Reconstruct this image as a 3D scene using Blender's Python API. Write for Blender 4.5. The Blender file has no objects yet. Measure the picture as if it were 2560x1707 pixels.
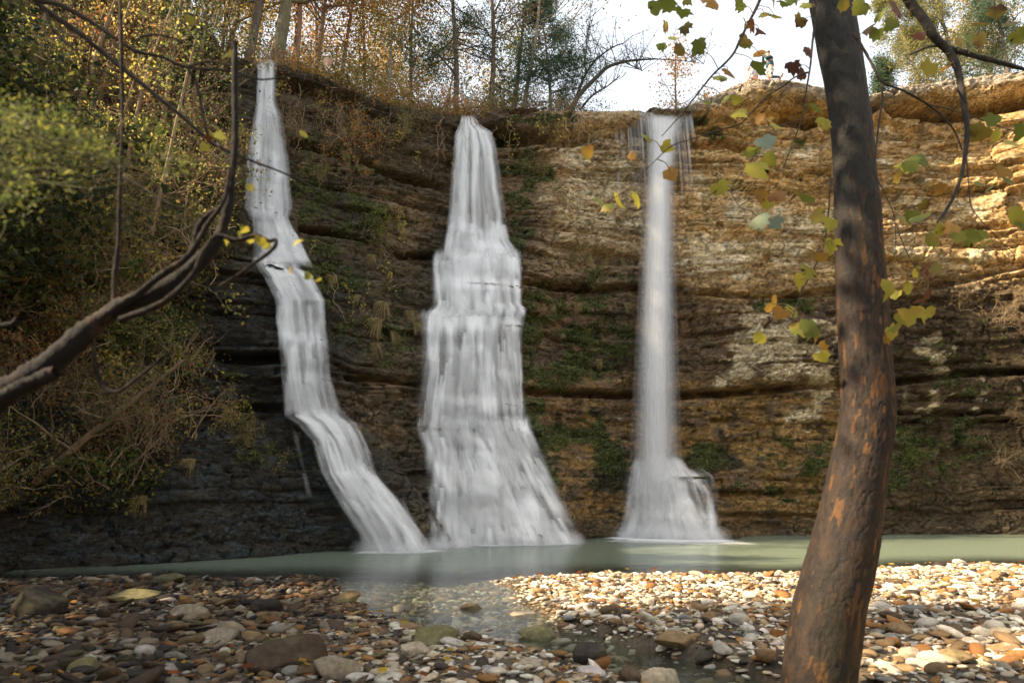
import bpy, bmesh, math, random
import numpy as np
from mathutils import Vector, Matrix
from mathutils.bvhtree import BVHTree

S = bpy.context.scene
COL = S.collection
rad = math.radians

# ------------------------------------------------------------------ camera, sky, sun, exposure
FP = 24.0 / 36.0 * 2560.0
PITCH = rad(12.71)
CAMZ = 1.3
cam_d = bpy.data.cameras.new("camera")
cam = bpy.data.objects.new("camera", cam_d)
COL.objects.link(cam)
cam.location = (0, 0, CAMZ)
cam.rotation_euler = (math.pi / 2 + PITCH, 0, 0)
cam_d.lens = 24
cam_d.sensor_width = 36
cam_d.clip_start = 0.05
cam_d.clip_end = 2000
cam_d.dof.use_dof = True
cam_d.dof.focus_distance = 14.0
cam_d.dof.aperture_fstop = 2.4
S.camera = cam

SUN_EL, SUN_AZ = 37.0, -103.0        # degrees; azimuth from +Y towards +X
wd = bpy.data.worlds.new("World")
S.world = wd
wd.use_nodes = True
wt = wd.node_tree
bg = wt.nodes["Background"]
sky = wt.nodes.new("ShaderNodeTexSky")
sky.sky_type = 'NISHITA'
sky.sun_disc = False
sky.sun_elevation = rad(SUN_EL)
sky.sun_rotation = rad(SUN_AZ)
sky.air_density = 1.0
sky.dust_density = 2.0
sky.ozone_density = 1.0
wb = wt.nodes.new("ShaderNodeVectorMath"); wb.operation = 'MULTIPLY'      # white balance of the light
wb.inputs[1].default_value = (1.04, 1.0, 0.93)
hc = wt.nodes.new("ShaderNodeMix"); hc.data_type = 'RGBA'; hc.inputs[0].default_value = 0.8       # thin high cloud over the clear sky
hc.inputs[7].default_value = (1.55, 1.66, 1.78, 1)
wt.links.new(sky.outputs[0], hc.inputs[6]); wt.links.new(hc.outputs[2], wb.inputs[0]); wt.links.new(wb.outputs[0], bg.inputs[0])
bg.inputs[1].default_value = 0.15
sl = bpy.data.lights.new("sun", 'SUN')
sl.energy = 3.0
sl.angle = rad(0.6)
sl.color = (1.0, 0.80, 0.56)
so = bpy.data.objects.new("sun", sl)
COL.objects.link(so)
sd = Vector((math.sin(rad(SUN_AZ)) * math.cos(rad(SUN_EL)), math.cos(rad(SUN_AZ)) * math.cos(rad(SUN_EL)), math.sin(rad(SUN_EL))))
so.rotation_euler = sd.to_track_quat('Z', 'Y').to_euler()
so.location = (0, 0, 40)
S.view_settings.view_transform = 'Standard'
S.view_settings.look = 'None'
S.view_settings.exposure = 2.45
S.view_settings.gamma = 1.0
S.cycles.max_bounces = 8
S.cycles.transparent_max_bounces = 96
S.cycles.diffuse_bounces = 4
S.cycles.use_denoising = True

# ------------------------------------------------------------------ projection helpers (pixels of the 2560 x 1707 photograph)
cP, sP = math.cos(PITCH), math.sin(PITCH)
def ray(px, py):
    a = (px - 1280.0) / FP
    c = (853.5 - py) / FP
    return a, cP - sP * c, sP + cP * c
def proj(x, y, z):
    z = z - CAMZ
    dep = y * cP + z * sP
    dep = np.maximum(dep, 0.3)
    up = -y * sP + z * cP
    return 1280 + FP * x / dep, 853.5 - FP * up / dep
def on_z(px, py, z=0.0):
    a, b, c = ray(px, py)
    t = (z - CAMZ) / c
    return np.array([a * t, b * t, z])
def at(px, py, Y):
    a, b, c = ray(px, py)
    t = Y / b
    return np.array([a * t, Y, CAMZ + c * t])

# ------------------------------------------------------------------ noise
def _h(ix, iy, iz, seed):
    n = (ix.astype(np.int64) * 374761393 + iy.astype(np.int64) * 668265263 + iz.astype(np.int64) * 2147483647 + seed * 974634777) & 0xffffffff
    n = ((n ^ (n >> 13)) * 1274126177) & 0xffffffff
    n = ((n ^ (n >> 16)) * 2246822519) & 0xffffffff
    n = n ^ (n >> 15)
    return (n & 0xffffff) / float(0xffffff)
def vn(x, y, z=0.0, seed=0):
    x, y, z = np.broadcast_arrays(np.asarray(x, float), np.asarray(y, float), np.asarray(z, float))
    fx, fy, fz = np.floor(x), np.floor(y), np.floor(z)
    u, v, w = x - fx, y - fy, z - fz
    u = u * u * (3 - 2 * u); v = v * v * (3 - 2 * v); w = w * w * (3 - 2 * w)
    r = 0
    for dz in (0, 1):
        wz = w if dz else 1 - w
        if dz and not np.any(w): continue
        for dy in (0, 1):
            wy = v if dy else 1 - v
            for dx in (0, 1):
                wx = u if dx else 1 - u
                r = r + wx * wy * wz * _h(fx + dx, fy + dy, fz + dz, seed)
    return r
def fbm(x, y, z=0.0, o=4, seed=0, g=0.5):
    r, a, t = 0.0, 1.0, 0.0
    x = np.asarray(x, float); y = np.asarray(y, float); z = np.asarray(z, float)
    for i in range(o):
        r = r + a * vn(x, y, z, seed + i * 17)
        t += a; a *= g
        x = x * 2.03 + 5.1; y = y * 2.03 + 1.7; z = z * 2.03
    return r / t
def sst(a, b, x):
    t = np.clip((x - a) / (b - a), 0, 1)
    return t * t * (3 - 2 * t)

# ------------------------------------------------------------------ mesh builder
class Geo:
    def __init__(s):
        s.v, s.q, s.t, s.c, s.n, s.uv = [], [], [], [], 0, []
    def add(s, v, f, col=None, uv=None):
        v = np.asarray(v, float).reshape(-1, 3)
        f = np.asarray(f, np.int64)
        (s.q if f.shape[1] == 4 else s.t).append(f + s.n)
        s.v.append(v)
        if col is None: col = np.ones((len(v), 4))
        col = np.asarray(col, float)
        if col.ndim == 1: col = np.tile(col, (len(v), 1))
        if col.shape[1] == 3: col = np.hstack([col, np.ones((len(col), 1))])
        s.c.append(col)
        s.n += len(v)
    def build(s, name, mat, parent=None, origin=(0, 0, 0), smooth=True):
        me = bpy.data.meshes.new(name)
        v = np.vstack(s.v) - np.asarray(origin, float)
        me.vertices.add(len(v))
        me.vertices.foreach_set("co", v.astype(np.float32).ravel())
        Q = np.vstack(s.q) if s.q else np.zeros((0, 4), int)
        T = np.vstack(s.t) if s.t else np.zeros((0, 3), int)
        me.loops.add(Q.size + T.size)
        me.loops.foreach_set("vertex_index", np.concatenate([Q.ravel(), T.ravel()]).astype(np.int32))
        me.polygons.add(len(Q) + len(T))
        st = np.concatenate([np.arange(len(Q)) * 4, len(Q) * 4 + np.arange(len(T)) * 3]).astype(np.int32)
        me.polygons.foreach_set("loop_start", st)
        me.polygons.foreach_set("use_smooth", np.full(len(Q) + len(T), smooth))
        ca = me.color_attributes.new("Col", 'FLOAT_COLOR', 'POINT')
        ca.data.foreach_set("color", np.vstack(s.c).astype(np.float32).ravel())
        me.update(calc_edges=True)
        me.materials.append(mat)
        o = bpy.data.objects.new(name, me)
        COL.objects.link(o)
        if parent is not None:
            o.parent = parent
        else:
            o.location = origin
        return o
def tag(o, label=None, cat=None, group=None, kind=None):
    if label: o["label"] = label
    if cat: o["category"] = cat
    if group: o["group"] = group
    if kind: o["kind"] = kind
    return o
def thing(name, loc, label, cat, group=None):
    o = bpy.data.objects.new(name, None)
    o.empty_display_size = 0.2
    COL.objects.link(o)
    o.location = loc
    return tag(o, label, cat, group)
def copy_tree(o, loc, rz=0, sc=1, label=None, group=None):
    r = o.copy(); COL.objects.link(r)
    r.location = loc
    r.rotation_euler = (0, 0, rz) if not hasattr(rz, '__len__') else rz
    r.scale = (sc, sc, sc) if not hasattr(sc, '__len__') else sc
    if label: r["label"] = label
    if group: r["group"] = group
    for ch in list(o.children):
        c = ch.copy(); COL.objects.link(c); c.parent = r
        for g in list(ch.children):
            d = g.copy(); COL.objects.link(d); d.parent = c
    return r
def tube(pts, radii, sides=6, closed=True, rng=None, rough=0.0):
    pts = np.asarray(pts, float); n = len(pts)
    radii = np.broadcast_to(np.asarray(radii, float), (n,))
    t = np.gradient(pts, axis=0)
    t /= np.linalg.norm(t, axis=1)[:, None] + 1e-9
    ref = np.array([0.31, 0.95, 0.05]) if abs(t[0] @ np.array([0.31, 0.95, 0.05])) < 0.9 else np.array([1.0, 0, 0])
    a = np.cross(t, ref); a /= np.linalg.norm(a, axis=1)[:, None] + 1e-9
    b = np.cross(t, a)
    th = np.arange(sides) * 2 * math.pi / sides
    r = radii[:, None] * np.ones((1, sides))
    if rough and rng is not None: r = r * (1 + rough * (rng.random((n, sides)) - 0.5))
    v = pts[:, None, :] + r[:, :, None] * (np.cos(th)[None, :, None] * a[:, None, :] + np.sin(th)[None, :, None] * b[:, None, :])
    i = np.arange(n - 1)[:, None] * sides; j = np.arange(sides)[None, :]; k = (j + 1) % sides
    f = np.stack([i + j, i + k, i + sides + k, i + sides + j], -1).reshape(-1, 4)
    return v.reshape(-1, 3), f
def smooth_path(pts, n):
    pts = np.asarray(pts, float)
    P = np.vstack([2 * pts[0] - pts[1], pts, 2 * pts[-1] - pts[-2]])
    m = len(pts) - 1
    out = []
    for u in np.linspace(0, m - 1e-6, n):
        i = int(u); f = u - i
        p0, p1, p2, p3 = P[i], P[i + 1], P[i + 2], P[i + 3]
        out.append(0.5 * ((2 * p1) + (-p0 + p2) * f + (2 * p0 - 5 * p1 + 4 * p2 - p3) * f * f + (-p0 + 3 * p1 - 3 * p2 + p3) * f ** 3))
    return np.array(out)
def leaves(g, pts, size, cols, rng, aspect=0.55, droop=0.0):
    """many small pointed leaf faces, one bent quad each"""
    pts = np.asarray(pts, float); n = len(pts)
    if n == 0: return
    d = rng.normal(size=(n, 3)); d[:, 2] -= droop
    d /= np.linalg.norm(d, axis=1)[:, None]
    e = np.cross(d, rng.normal(size=(n, 3))); e /= np.linalg.norm(e, axis=1)[:, None] + 1e-9
    L = size * (0.6 + 0.8 * rng.random(n))
    w = L * aspect * 0.5
    v = np.stack([pts, pts + d * (L * 0.55)[:, None] + e * w[:, None], pts + d * L[:, None], pts + d * (L * 0.45)[:, None] - e * w[:, None]], 1)
    f = np.arange(n * 4).reshape(n, 4)
    c = cols[rng.integers(0, len(cols), n)] * (0.75 + 0.5 * rng.random((n, 1)))
    g.add(v.reshape(-1, 3), f, np.repeat(c, 4, 0))

# ------------------------------------------------------------------ materials
def newmat(name):
    m = bpy.data.materials.new(name); m.use_nodes = True
    nt = m.node_tree
    return m, nt, nt.nodes["Principled BSDF"], nt.nodes["Material Output"]
def N(nt, t, **kw):
    n = nt.nodes.new(t)
    for k, v in kw.items(): setattr(n, k, v)
    return n
def noise_node(nt, scale, detail=4, rough=0.55, vec=None, stretch=None):
    tc = N(nt, "ShaderNodeTexCoord"); mp = N(nt, "ShaderNodeMapping")
    mp.inputs["Scale"].default_value = stretch or (1, 1, 1)
    nt.links.new(tc.outputs["Object"], mp.inputs[0])
    n = N(nt, "ShaderNodeTexNoise"); n.inputs["Scale"].default_value = scale
    n.inputs["Detail"].default_value = detail; n.inputs["Roughness"].default_value = rough
    nt.links.new(mp.outputs[0], n.inputs["Vector"])
    return n
def mulcol(nt, csock, fsock, lo, hi):
    mr = N(nt, "ShaderNodeMapRange"); mr.inputs[1].default_value = 0.3; mr.inputs[2].default_value = 0.7
    mr.inputs[3].default_value = lo; mr.inputs[4].default_value = hi
    nt.links.new(fsock, mr.inputs[0])
    vm = N(nt, "ShaderNodeVectorMath", operation='SCALE')
    nt.links.new(csock, vm.inputs[0]); nt.links.new(mr.outputs[0], vm.inputs["Scale"])
    return vm.outputs[0]
def attr_mat(name, rough=0.85, nscale=20, lo=0.7, hi=1.3, bump=0.0, bscale=40, stretch=None, spec=0.3, tint=(1, 1, 1), alpha_rough=None, bdist=0.02):
    m, nt, p, out = newmat(name)
    a = N(nt, "ShaderNodeAttribute", attribute_name="Col")
    c = a.outputs["Color"]
    if tint != (1, 1, 1):
        t = N(nt, "ShaderNodeVectorMath", operation='MULTIPLY'); t.inputs[1].default_value = tint
        nt.links.new(c, t.inputs[0]); c = t.outputs[0]
    n = noise_node(nt, nscale, 5, 0.65, stretch=stretch)
    c = mulcol(nt, c, n.outputs[0], lo, hi)
    nt.links.new(c, p.inputs["Base Color"])
    if alpha_rough:
        mr = N(nt, "ShaderNodeMapRange"); mr.inputs[3].default_value = alpha_rough[0]; mr.inputs[4].default_value = alpha_rough[1]
        nt.links.new(a.outputs["Alpha"], mr.inputs[0]); nt.links.new(mr.outputs[0], p.inputs["Roughness"])
    else:
        p.inputs["Roughness"].default_value = rough
    p.inputs["Specular IOR Level"].default_value = spec
    if bump:
        b = N(nt, "ShaderNodeBump"); b.inputs["Strength"].default_value = bump; b.inputs["Distance"].default_value = bdist
        n2 = noise_node(nt, bscale, 6, 0.7, stretch=stretch)
        nt.links.new(n2.outputs[0], b.inputs["Height"]); nt.links.new(b.outputs[0], p.inputs["Normal"])
    return m
def leaf_mat(name, trans=0.6, rough=0.6):
    m, nt, p, out = newmat(name)
    a = N(nt, "ShaderNodeAttribute", attribute_name="Col")
    nt.links.new(a.outputs["Color"], p.inputs["Base Color"]); p.inputs["Roughness"].default_value = rough
    p.inputs["Specular IOR Level"].default_value = 0.3
    tr = N(nt, "ShaderNodeBsdfTranslucent"); nt.links.new(a.outputs["Color"], tr.inputs["Color"])
    mx = N(nt, "ShaderNodeMixShader"); mx.inputs[0].default_value = trans
    nt.links.new(p.outputs[0], mx.inputs[1]); nt.links.new(tr.outputs[0], mx.inputs[2]); nt.links.new(mx.outputs[0], out.inputs[0])
    return m
def rock_mat():
    m, nt, p, out = newmat("layered_rock")
    a = N(nt, "ShaderNodeAttribute", attribute_name="Col")
    warp = noise_node(nt, 1.1, 3, .6)
    tc = N(nt, "ShaderNodeTexCoord"); mp = N(nt, "ShaderNodeMapping"); mp.inputs["Scale"].default_value = (1, 1, 3.2)
    nt.links.new(tc.outputs["Object"], mp.inputs[0])
    ad = N(nt, "ShaderNodeVectorMath", operation='MULTIPLY_ADD'); ad.inputs[1].default_value = (.5, .5, .9)
    nt.links.new(warp.outputs[1], ad.inputs[0]); nt.links.new(mp.outputs[0], ad.inputs[2])
    def ridge(scale, width, det):
        n = N(nt, "ShaderNodeTexNoise"); n.inputs["Scale"].default_value = scale; n.inputs["Detail"].default_value = det; n.inputs["Roughness"].default_value = .62
        nt.links.new(ad.outputs[0], n.inputs["Vector"])
        s_ = N(nt, "ShaderNodeMath", operation='SUBTRACT'); s_.inputs[1].default_value = .5; nt.links.new(n.outputs[0], s_.inputs[0])
        b_ = N(nt, "ShaderNodeMath", operation='ABSOLUTE'); nt.links.new(s_.outputs[0], b_.inputs[0])
        r_ = N(nt, "ShaderNodeMapRange"); r_.interpolation_type = 'SMOOTHSTEP'; r_.inputs[1].default_value = 0; r_.inputs[2].default_value = width
        nt.links.new(b_.outputs[0], r_.inputs[0]); return r_.outputs[0]
    k1, k2 = ridge(1.5, .012, 6), ridge(5.0, .03, 4)
    v = N(nt, "ShaderNodeTexNoise"); v.inputs["Scale"].default_value = 26; v.inputs["Detail"].default_value = 5; v.inputs["Roughness"].default_value = .7
    nt.links.new(mp.outputs[0], v.inputs["Vector"])
    h = N(nt, "ShaderNodeMapRange"); h.inputs[1].default_value = .34; h.inputs[2].default_value = .66; h.inputs[3].default_value = .48; h.inputs[4].default_value = 1.5
    nt.links.new(v.outputs[0], h.inputs[0])
    def mad(s_, lo): 
        r_ = N(nt, "ShaderNodeMapRange"); r_.inputs[3].default_value = lo; r_.inputs[4].default_value = 1; nt.links.new(s_, r_.inputs[0]); return r_.outputs[0]
    m1 = N(nt, "ShaderNodeMath", operation='MULTIPLY'); nt.links.new(mad(k1, .22), m1.inputs[0]); nt.links.new(mad(k2, .5), m1.inputs[1])
    m2 = N(nt, "ShaderNodeMath", operation='MULTIPLY'); nt.links.new(m1.outputs[0], m2.inputs[0]); nt.links.new(h.outputs[0], m2.inputs[1])
    vm = N(nt, "ShaderNodeVectorMath", operation='SCALE'); nt.links.new(a.outputs["Color"], vm.inputs[0]); nt.links.new(m2.outputs[0], vm.inputs["Scale"])
    nt.links.new(vm.outputs[0], p.inputs["Base Color"])
    mr = N(nt, "ShaderNodeMapRange"); mr.inputs[3].default_value = .9; mr.inputs[4].default_value = .35
    nt.links.new(a.outputs["Alpha"], mr.inputs[0]); nt.links.new(mr.outputs[0], p.inputs["Roughness"])
    hb = N(nt, "ShaderNodeMath", operation='MULTIPLY_ADD'); hb.inputs[1].default_value = .6; nt.links.new(v.outputs[0], hb.inputs[0]); nt.links.new(k1, hb.inputs[2])
    hc = N(nt, "ShaderNodeMath", operation='MULTIPLY_ADD'); hc.inputs[1].default_value = .45; nt.links.new(k2, hc.inputs[0]); nt.links.new(hb.outputs[0], hc.inputs[2])
    b = N(nt, "ShaderNodeBump"); b.inputs["Strength"].default_value = 1.0; b.inputs["Distance"].default_value = 0.08; p.inputs["Specular IOR Level"].default_value = .25
    nt.links.new(hc.outputs[0], b.inputs["Height"]); nt.links.new(b.outputs[0], p.inputs["Normal"])
    return m
M_ROCK = rock_mat()
M_STONE = attr_mat("river_stone", nscale=22, lo=0.62, hi=1.34, bump=0.9, bscale=45, rough=0.8, spec=0.25, bdist=0.012)
M_GROUND = attr_mat("wet_gravel_bed", nscale=25, lo=0.4, hi=1.5, bump=0.8, bscale=40, rough=0.8)
M_LEAF = leaf_mat("leaf")
M_BIGLEAF = leaf_mat("broad_leaf", trans=0.4)
M_TWIG = attr_mat("twig_bark", nscale=30, lo=0.75, hi=1.25, rough=0.9)
M_BARK = attr_mat("tree_bark", nscale=10, lo=0.6, hi=1.4, bump=0.7, bscale=18, stretch=(1, 1, 0.35), rough=0.9, bdist=0.03)
def water_mat(name, alpha_scale=1.0):
    m, nt, p, out = newmat(name)
    a = N(nt, "ShaderNodeAttribute", attribute_name="Col")
    df = N(nt, "ShaderNodeBsdfDiffuse"); df.inputs[0].default_value = (0.97, 0.96, 0.93, 1)
    tl = N(nt, "ShaderNodeBsdfTranslucent"); tl.inputs[0].default_value = (0.97, 0.96, 0.93, 1)
    m1 = N(nt, "ShaderNodeMixShader"); m1.inputs[0].default_value = 0.12
    nt.links.new(df.outputs[0], m1.inputs[1]); nt.links.new(tl.outputs[0], m1.inputs[2])
    nv = N(nt, "ShaderNodeCombineXYZ"); nv.inputs[1].default_value = -.60; nv.inputs[2].default_value = .80     # aerated water scatters evenly, whatever the fold of the film
    nt.links.new(nv.outputs[0], df.inputs["Normal"])
    tp = N(nt, "ShaderNodeBsdfTransparent")
    m2 = N(nt, "ShaderNodeMixShader")
    mu = N(nt, "ShaderNodeMath", operation='MULTIPLY', use_clamp=True); mu.inputs[1].default_value = alpha_scale
    nt.links.new(a.outputs["Alpha"], mu.inputs[0]); nt.links.new(mu.outputs[0], m2.inputs[0])
    nt.links.new(tp.outputs[0], m2.inputs[1]); nt.links.new(m1.outputs[0], m2.inputs[2]); nt.links.new(m2.outputs[0], out.inputs[0])
    return m
M_FALL = water_mat("falling_water")

# ------------------------------------------------------------------ the cliff
base_px = [(-300, 1500), (0, 1428), (250, 1416), (500, 1402), (750, 1382), (950, 1368), (1200, 1352), (1430, 1345), (1700, 1340), (2000, 1337), (2300, 1336), (2560, 1336)]
bp = [on_z(*q)[:2] for q in base_px]
plan = [(-17, -30), (-16.0, -14), (-15.0, -3), (-12.8, 4.5)] + [tuple(p) for p in bp] + [(22.5, 21.5), (27.5, 17), (30, 8), (31, -4), (32, -30)]
bkey = [-1500, -1200, -800, -500] + [q[0] for q in base_px] + [2900, 3300, 3700, 4200, 5000]
plan = np.array([(p[0], p[1], k) for p, k in zip(plan, bkey)], float)
dense = smooth_path(plan, 4000)
seg = np.r_[0, np.cumsum(np.linalg.norm(np.diff(dense[:, :2], axis=0), axis=1))]
s_in = [np.interp(-350, dense[:, 2], seg), np.interp(2680, dense[:, 2], seg)]
sv = np.r_[np.arange(0, s_in[0], 0.35), np.arange(s_in[0], s_in[1], 0.042), np.arange(s_in[1], seg[-1], 0.35)]
CX, CY, CK = (np.interp(sv, seg, dense[:, i]) for i in range(3))
CX = np.convolve(np.pad(CX, 12, 'edge'), np.ones(25) / 25, 'valid'); CY = np.convolve(np.pad(CY, 12, 'edge'), np.ones(25) / 25, 'valid')
# outward normal (away from the gorge) is smoothed strongly so that columns never cross
tx, ty = np.gradient(CX, sv), np.gradient(CY, sv)
kk = 81
tx = np.convolve(np.pad(tx, kk // 2, 'edge'), np.ones(kk) / kk, 'valid'); ty = np.convolve(np.pad(ty, kk // 2, 'edge'), np.ones(kk) / kk, 'valid')
ln = np.hypot(tx, ty); NX, NY = -ty / ln, tx / ln
# pull the setback direction towards +Y so the wall does not splay
kset = [-1500, -300, 0, 400, 750, 950, 1200, 1400, 2000, 2560, 5000]
zset = [0, 3, 6, 9, 12, 15, 18, 24]
SB = np.array([[0, .6, 2, 4, 6.5, 9, 12, 18], [0, .6, 2, 4, 6.5, 9, 12, 18], [0, .6, 2.0, 4, 6.2, 8.6, 11, 15], [0, .8, 1.9, 3.3, 4.7, 6.1, 7.6, 10],
               [0, 1.2, 2.0, 2.7, 3.3, 3.9, 4.5, 6], [0, 1.2, 1.9, 2.4, 2.8, 3.2, 3.6, 4.5], [0, .5, .9, 1.2, 1.5, 1.7, 1.9, 2.4], [0, .15, .3, .5, .6, .7, .8, 1],
               [0, .05, .15, .2, .2, .2, .2, .3], [0, 0, .1, .1, .2, .2, .3, .4], [0, 0, .3, .6, 1, 2, 3, 5]], float)
def setback(k, z):
    k, z = np.broadcast_arrays(k, z)
    ki = np.interp(k, kset, np.arange(len(kset))); zi = np.interp(z, zset, np.arange(len(zset)))
    k0 = np.minimum(ki.astype(int), len(kset) - 2); z0 = np.minimum(zi.astype(int), len(zset) - 2)
    a, b = ki - k0, zi - z0
    return (SB[k0, z0] * (1 - a) * (1 - b) + SB[k0 + 1, z0] * a * (1 - b) + SB[k0, z0 + 1] * (1 - a) * b + SB[k0 + 1, z0 + 1] * a * b)
prof_pts = [(-600, -600), (0, -420), (200, -260), (400, -60), (500, 60), (560, 125), (600, 148), (640, 158), (700, 162), (800, 192), (900, 238), (1000, 268), (1100, 283), (1160, 292), (1190, 292), (1230, 278), (1290, 270), (1380, 280),
            (1480, 282), (1560, 278), (1620, 276), (1700, 276), (1740, 258), (1800, 235), (1840, 214), (1880, 204), (1950, 205), (2000, 214), (2040, 224), (2090, 224), (2170, 240), (2250, 218), (2330, 208), (2400, 196), (2480, 188), (2560, 176), (3200, 120), (5000, 0)]
pfx, pfy = np.array(prof_pts, float).T
ZT = np.full(len(sv), 15.0)
for it in range(30):
    sb = setback(CK, ZT)
    X, Y = CX + NX * sb, CY + NY * sb
    px, py = proj(X, Y, ZT)
    want = np.interp(px, pfx, pfy)
    dist = np.hypot(X, Y)
    ZT = ZT + np.clip((py - want) / FP * dist, -1, 1) * 0.7
    ZT = np.clip(ZT, 11, 19.5)
    w = (CK > -100) & (CK < 2700)
    ZT[CK <= -100] = ZT[w][0]; ZT[CK >= 2700] = ZT[w][-1]
ZT = ZT + (10.0 - ZT) * sst(-60, -420, CK)  # left hillside out of view lowered to let the sun reach the gravel
ZT = ZT + 0.16 * (fbm(sv * 1.1, sv * 0, o=4, seed=5) - 0.5)
NR = 380
tt = np.linspace(0, 1, NR)
Z0 = -0.9
Zg = Z0 + (ZT[None, :] - Z0) * tt[:, None]
Sg = np.broadcast_to(sv[None, :], Zg.shape); Kg = np.broadcast_to(CK[None, :], Zg.shape)
wz = (fbm(Sg * 0.16, Zg * 0.12, seed=11, o=3) - 0.5)
ws = (fbm(Sg * 0.8, Zg * 0.9, seed=12, o=4) - 0.5)
# strata: beds of random thickness, broken into blocks
rg = np.random.default_rng(4)
th = np.exp(rg.normal(math.log(0.24), 0.85, 260)); th = np.clip(th, 0.05, 1.3)
bd = -3 + np.cumsum(th)
tilt = 0.018 * (Sg - 40)
Zw = Zg + 1.0 * wz + 0.10 * ws + 0.03 * (fbm(Sg * 3, Zg * 3, seed=13, o=3) - .5)
li = np.searchsorted(bd, Zw)
lo_ = bd[np.maximum(li - 1, 0)]; frac = (Zw - lo_) / th[np.minimum(li, 259)]
bw = np.clip(0.35 + 2.2 * rg.random(270) * np.sqrt(np.r_[th, np.ones(10)]) / 0.5, 0.35, 4)
bi = np.floor((Sg + 1.2 * ws + li * 7.31) / bw[np.minimum(li, 269)])
blk = _h(bi, li, li * 0, 91) - 0.5
lay = (_h(li, li * 0, li * 0, 33) - 0.5)
big = fbm(Sg * 0.35, Zg * 0.45, seed=21, o=4) - 0.5
mid = fbm(Sg * 1.3, Zg * 2.4, seed=22, o=5) - 0.5
fin = fbm(Sg * 5, Zg * 11, seed=23, o=4) - 0.5
rdg = np.abs(fbm(Sg * 0.9, Zg * 1.4, seed=24, o=5) - 0.5) * 2
amp = np.interp(Kg, [-400, 600, 1000, 1400, 5000], [0.7, 0.8, 0.8, 1.0, 1.0])
# positive = towards the viewer
bj = (Sg + 1.2 * ws + li * 7.31) / bw[np.minimum(li, 269)]; bj = np.minimum(bj - np.floor(bj), np.ceil(bj) - bj) * bw[np.minimum(li, 269)]
bz = np.minimum(frac, 1 - frac) * th[np.minimum(li, 259)]
lh = _h(li, li * 0, li * 0, 57); bh = _h(bi, li, li * 0, 58)
crk = fbm(Sg * 1.6, Zg * 3, seed=25, o=3)
msk = sst(.42, .58, fbm(Sg * .22, Zg * .55, seed=27, o=4)); msk2 = sst(.45, .55, fbm(Sg * .35, Zg * .9, seed=28, o=4))
D = amp * (0.36 * lay * (.2 + .8 * msk) + 0.50 * blk * (.25 + .75 * msk2)) + 0.6 * big + 0.16 * mid + 0.15 * fin - 0.12 * np.exp(-(rdg / 0.03) ** 2) * (rdg < .2)
D -= 0.20 * np.exp(-(bz / 0.030) ** 2) * sst(.48, .62, crk * .6 + lh * .4) * (.15 + .85 * msk) + 0.15 * np.exp(-(bj / 0.032) ** 2) * sst(.35, .6, bh)
D += 0.05 * (fbm(Sg * 12, Zg * 20, seed=26, o=2) - .5)
D += 0.035 * np.sqrt(np.clip(1 - (2 * frac - 1) ** 2, 0, 1)) * np.clip(th[np.minimum(li, 259)] / 0.3, 0.3, 1.5)   # rounded bed edges
PXg, PYg = proj(CX + NX * setback(Kg, Zg), CY + NY * setback(Kg, Zg), Zg)
# dark slots between thick beds, followed from the photograph
def slot(pts, depth, half, x0, x1, soft=25):
    global D
    xs, ys = np.array(pts, float).T
    yc = np.interp(PXg, xs, ys) + 9 * (fbm(PXg * 0.012, 0 * PXg, seed=int(ys[0]), o=3) - 0.5)
    w = np.exp(-((PYg - yc) / half) ** 4) * sst(x0 - soft, x0 + soft, PXg) * (1 - sst(x1 - soft, x1 + soft, PXg))
    w = w * (0.55 + 0.9 * fbm(PXg * .02, PYg * .03, seed=77, o=2))
    D = D - depth * w
slot([(1210, 338), (1300, 335), (1400, 345), (1480, 335)], 1.5, 17, 1225, 1480)
slot([(1500, 330), (1700, 350), (1900, 345)], 0.5, 12, 1500, 1900)
slot([(1840, 262), (2000, 268), (2170, 268), (2400, 262), (2560, 232)], 1.7, 12, 1950, 3000)
slot([(1180, 985), (1300, 985), (1500, 985), (1700, 990), (1900, 975), (2200, 955), (2560, 925)], 0.75, 9, 1300, 3000)
slot([(1300, 715), (1500, 722), (1640, 725)], 0.6, 8, 1310, 1700)
slot([(1700, 735), (1900, 738), (2100, 728)], 0.4, 6, 1750, 2130)
slot([(740, 360), (900, 400), (1000, 430), (1140, 470)], 0.6, 9, 740, 1130)
slot([(760, 570), (900, 600), (1000, 640), (1100, 640)], 0.6, 8, 760, 1110)
slot([(430, 870), (500, 880), (640, 905)], 0.8, 12, 430, 690)
slot([(430, 985), (560, 1010), (700, 1030)], 0.7, 10, 430, 715)
slot([(860, 945), (960, 950), (1060, 965)], 0.5, 7, 860, 1060)
slot([(700, 210), (800, 232), (900, 262)], 0.7, 12, 700, 900)
slot([(2130, 590), (2350, 575), (2560, 560)], 0.3, 7, 2100, 2700)
slot([(2130, 760), (2400, 700), (2560, 660)], 0.4, 9, 2150, 2700)
slot([(1740, 1230), (2100, 1232)], 0.35, 6, 1780, 2060)
slot([(1740, 1282), (2100, 1292)], 0.3, 6, 1700, 2080)
# caprock
capd = ZT[None, :] - Zg
ck = sst(1180, 1250, Kg)
D += (0.55 * ck + 0.25 * (1 - ck) + .35 * sst(1900, 2000, Kg)) * np.exp(-(np.clip(capd - 0.05, 0, 9) / 0.75) ** 4)
D -= (0.5 - .3 * ck) * np.clip(1 - capd / (0.26 - .12 * ck), 0, 1) ** 2        # rounded lip
# the big pale bulging block right of the third fall
w = np.exp(-((PXg - 1960) / 170) ** 4 - ((PYg - 880) / 95) ** 4)
D += 0.55 * w
w = np.exp(-((PXg - 1930) / 140) ** 4 - ((PYg - 235) / 32) ** 4)
D += 0.5 * w
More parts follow.
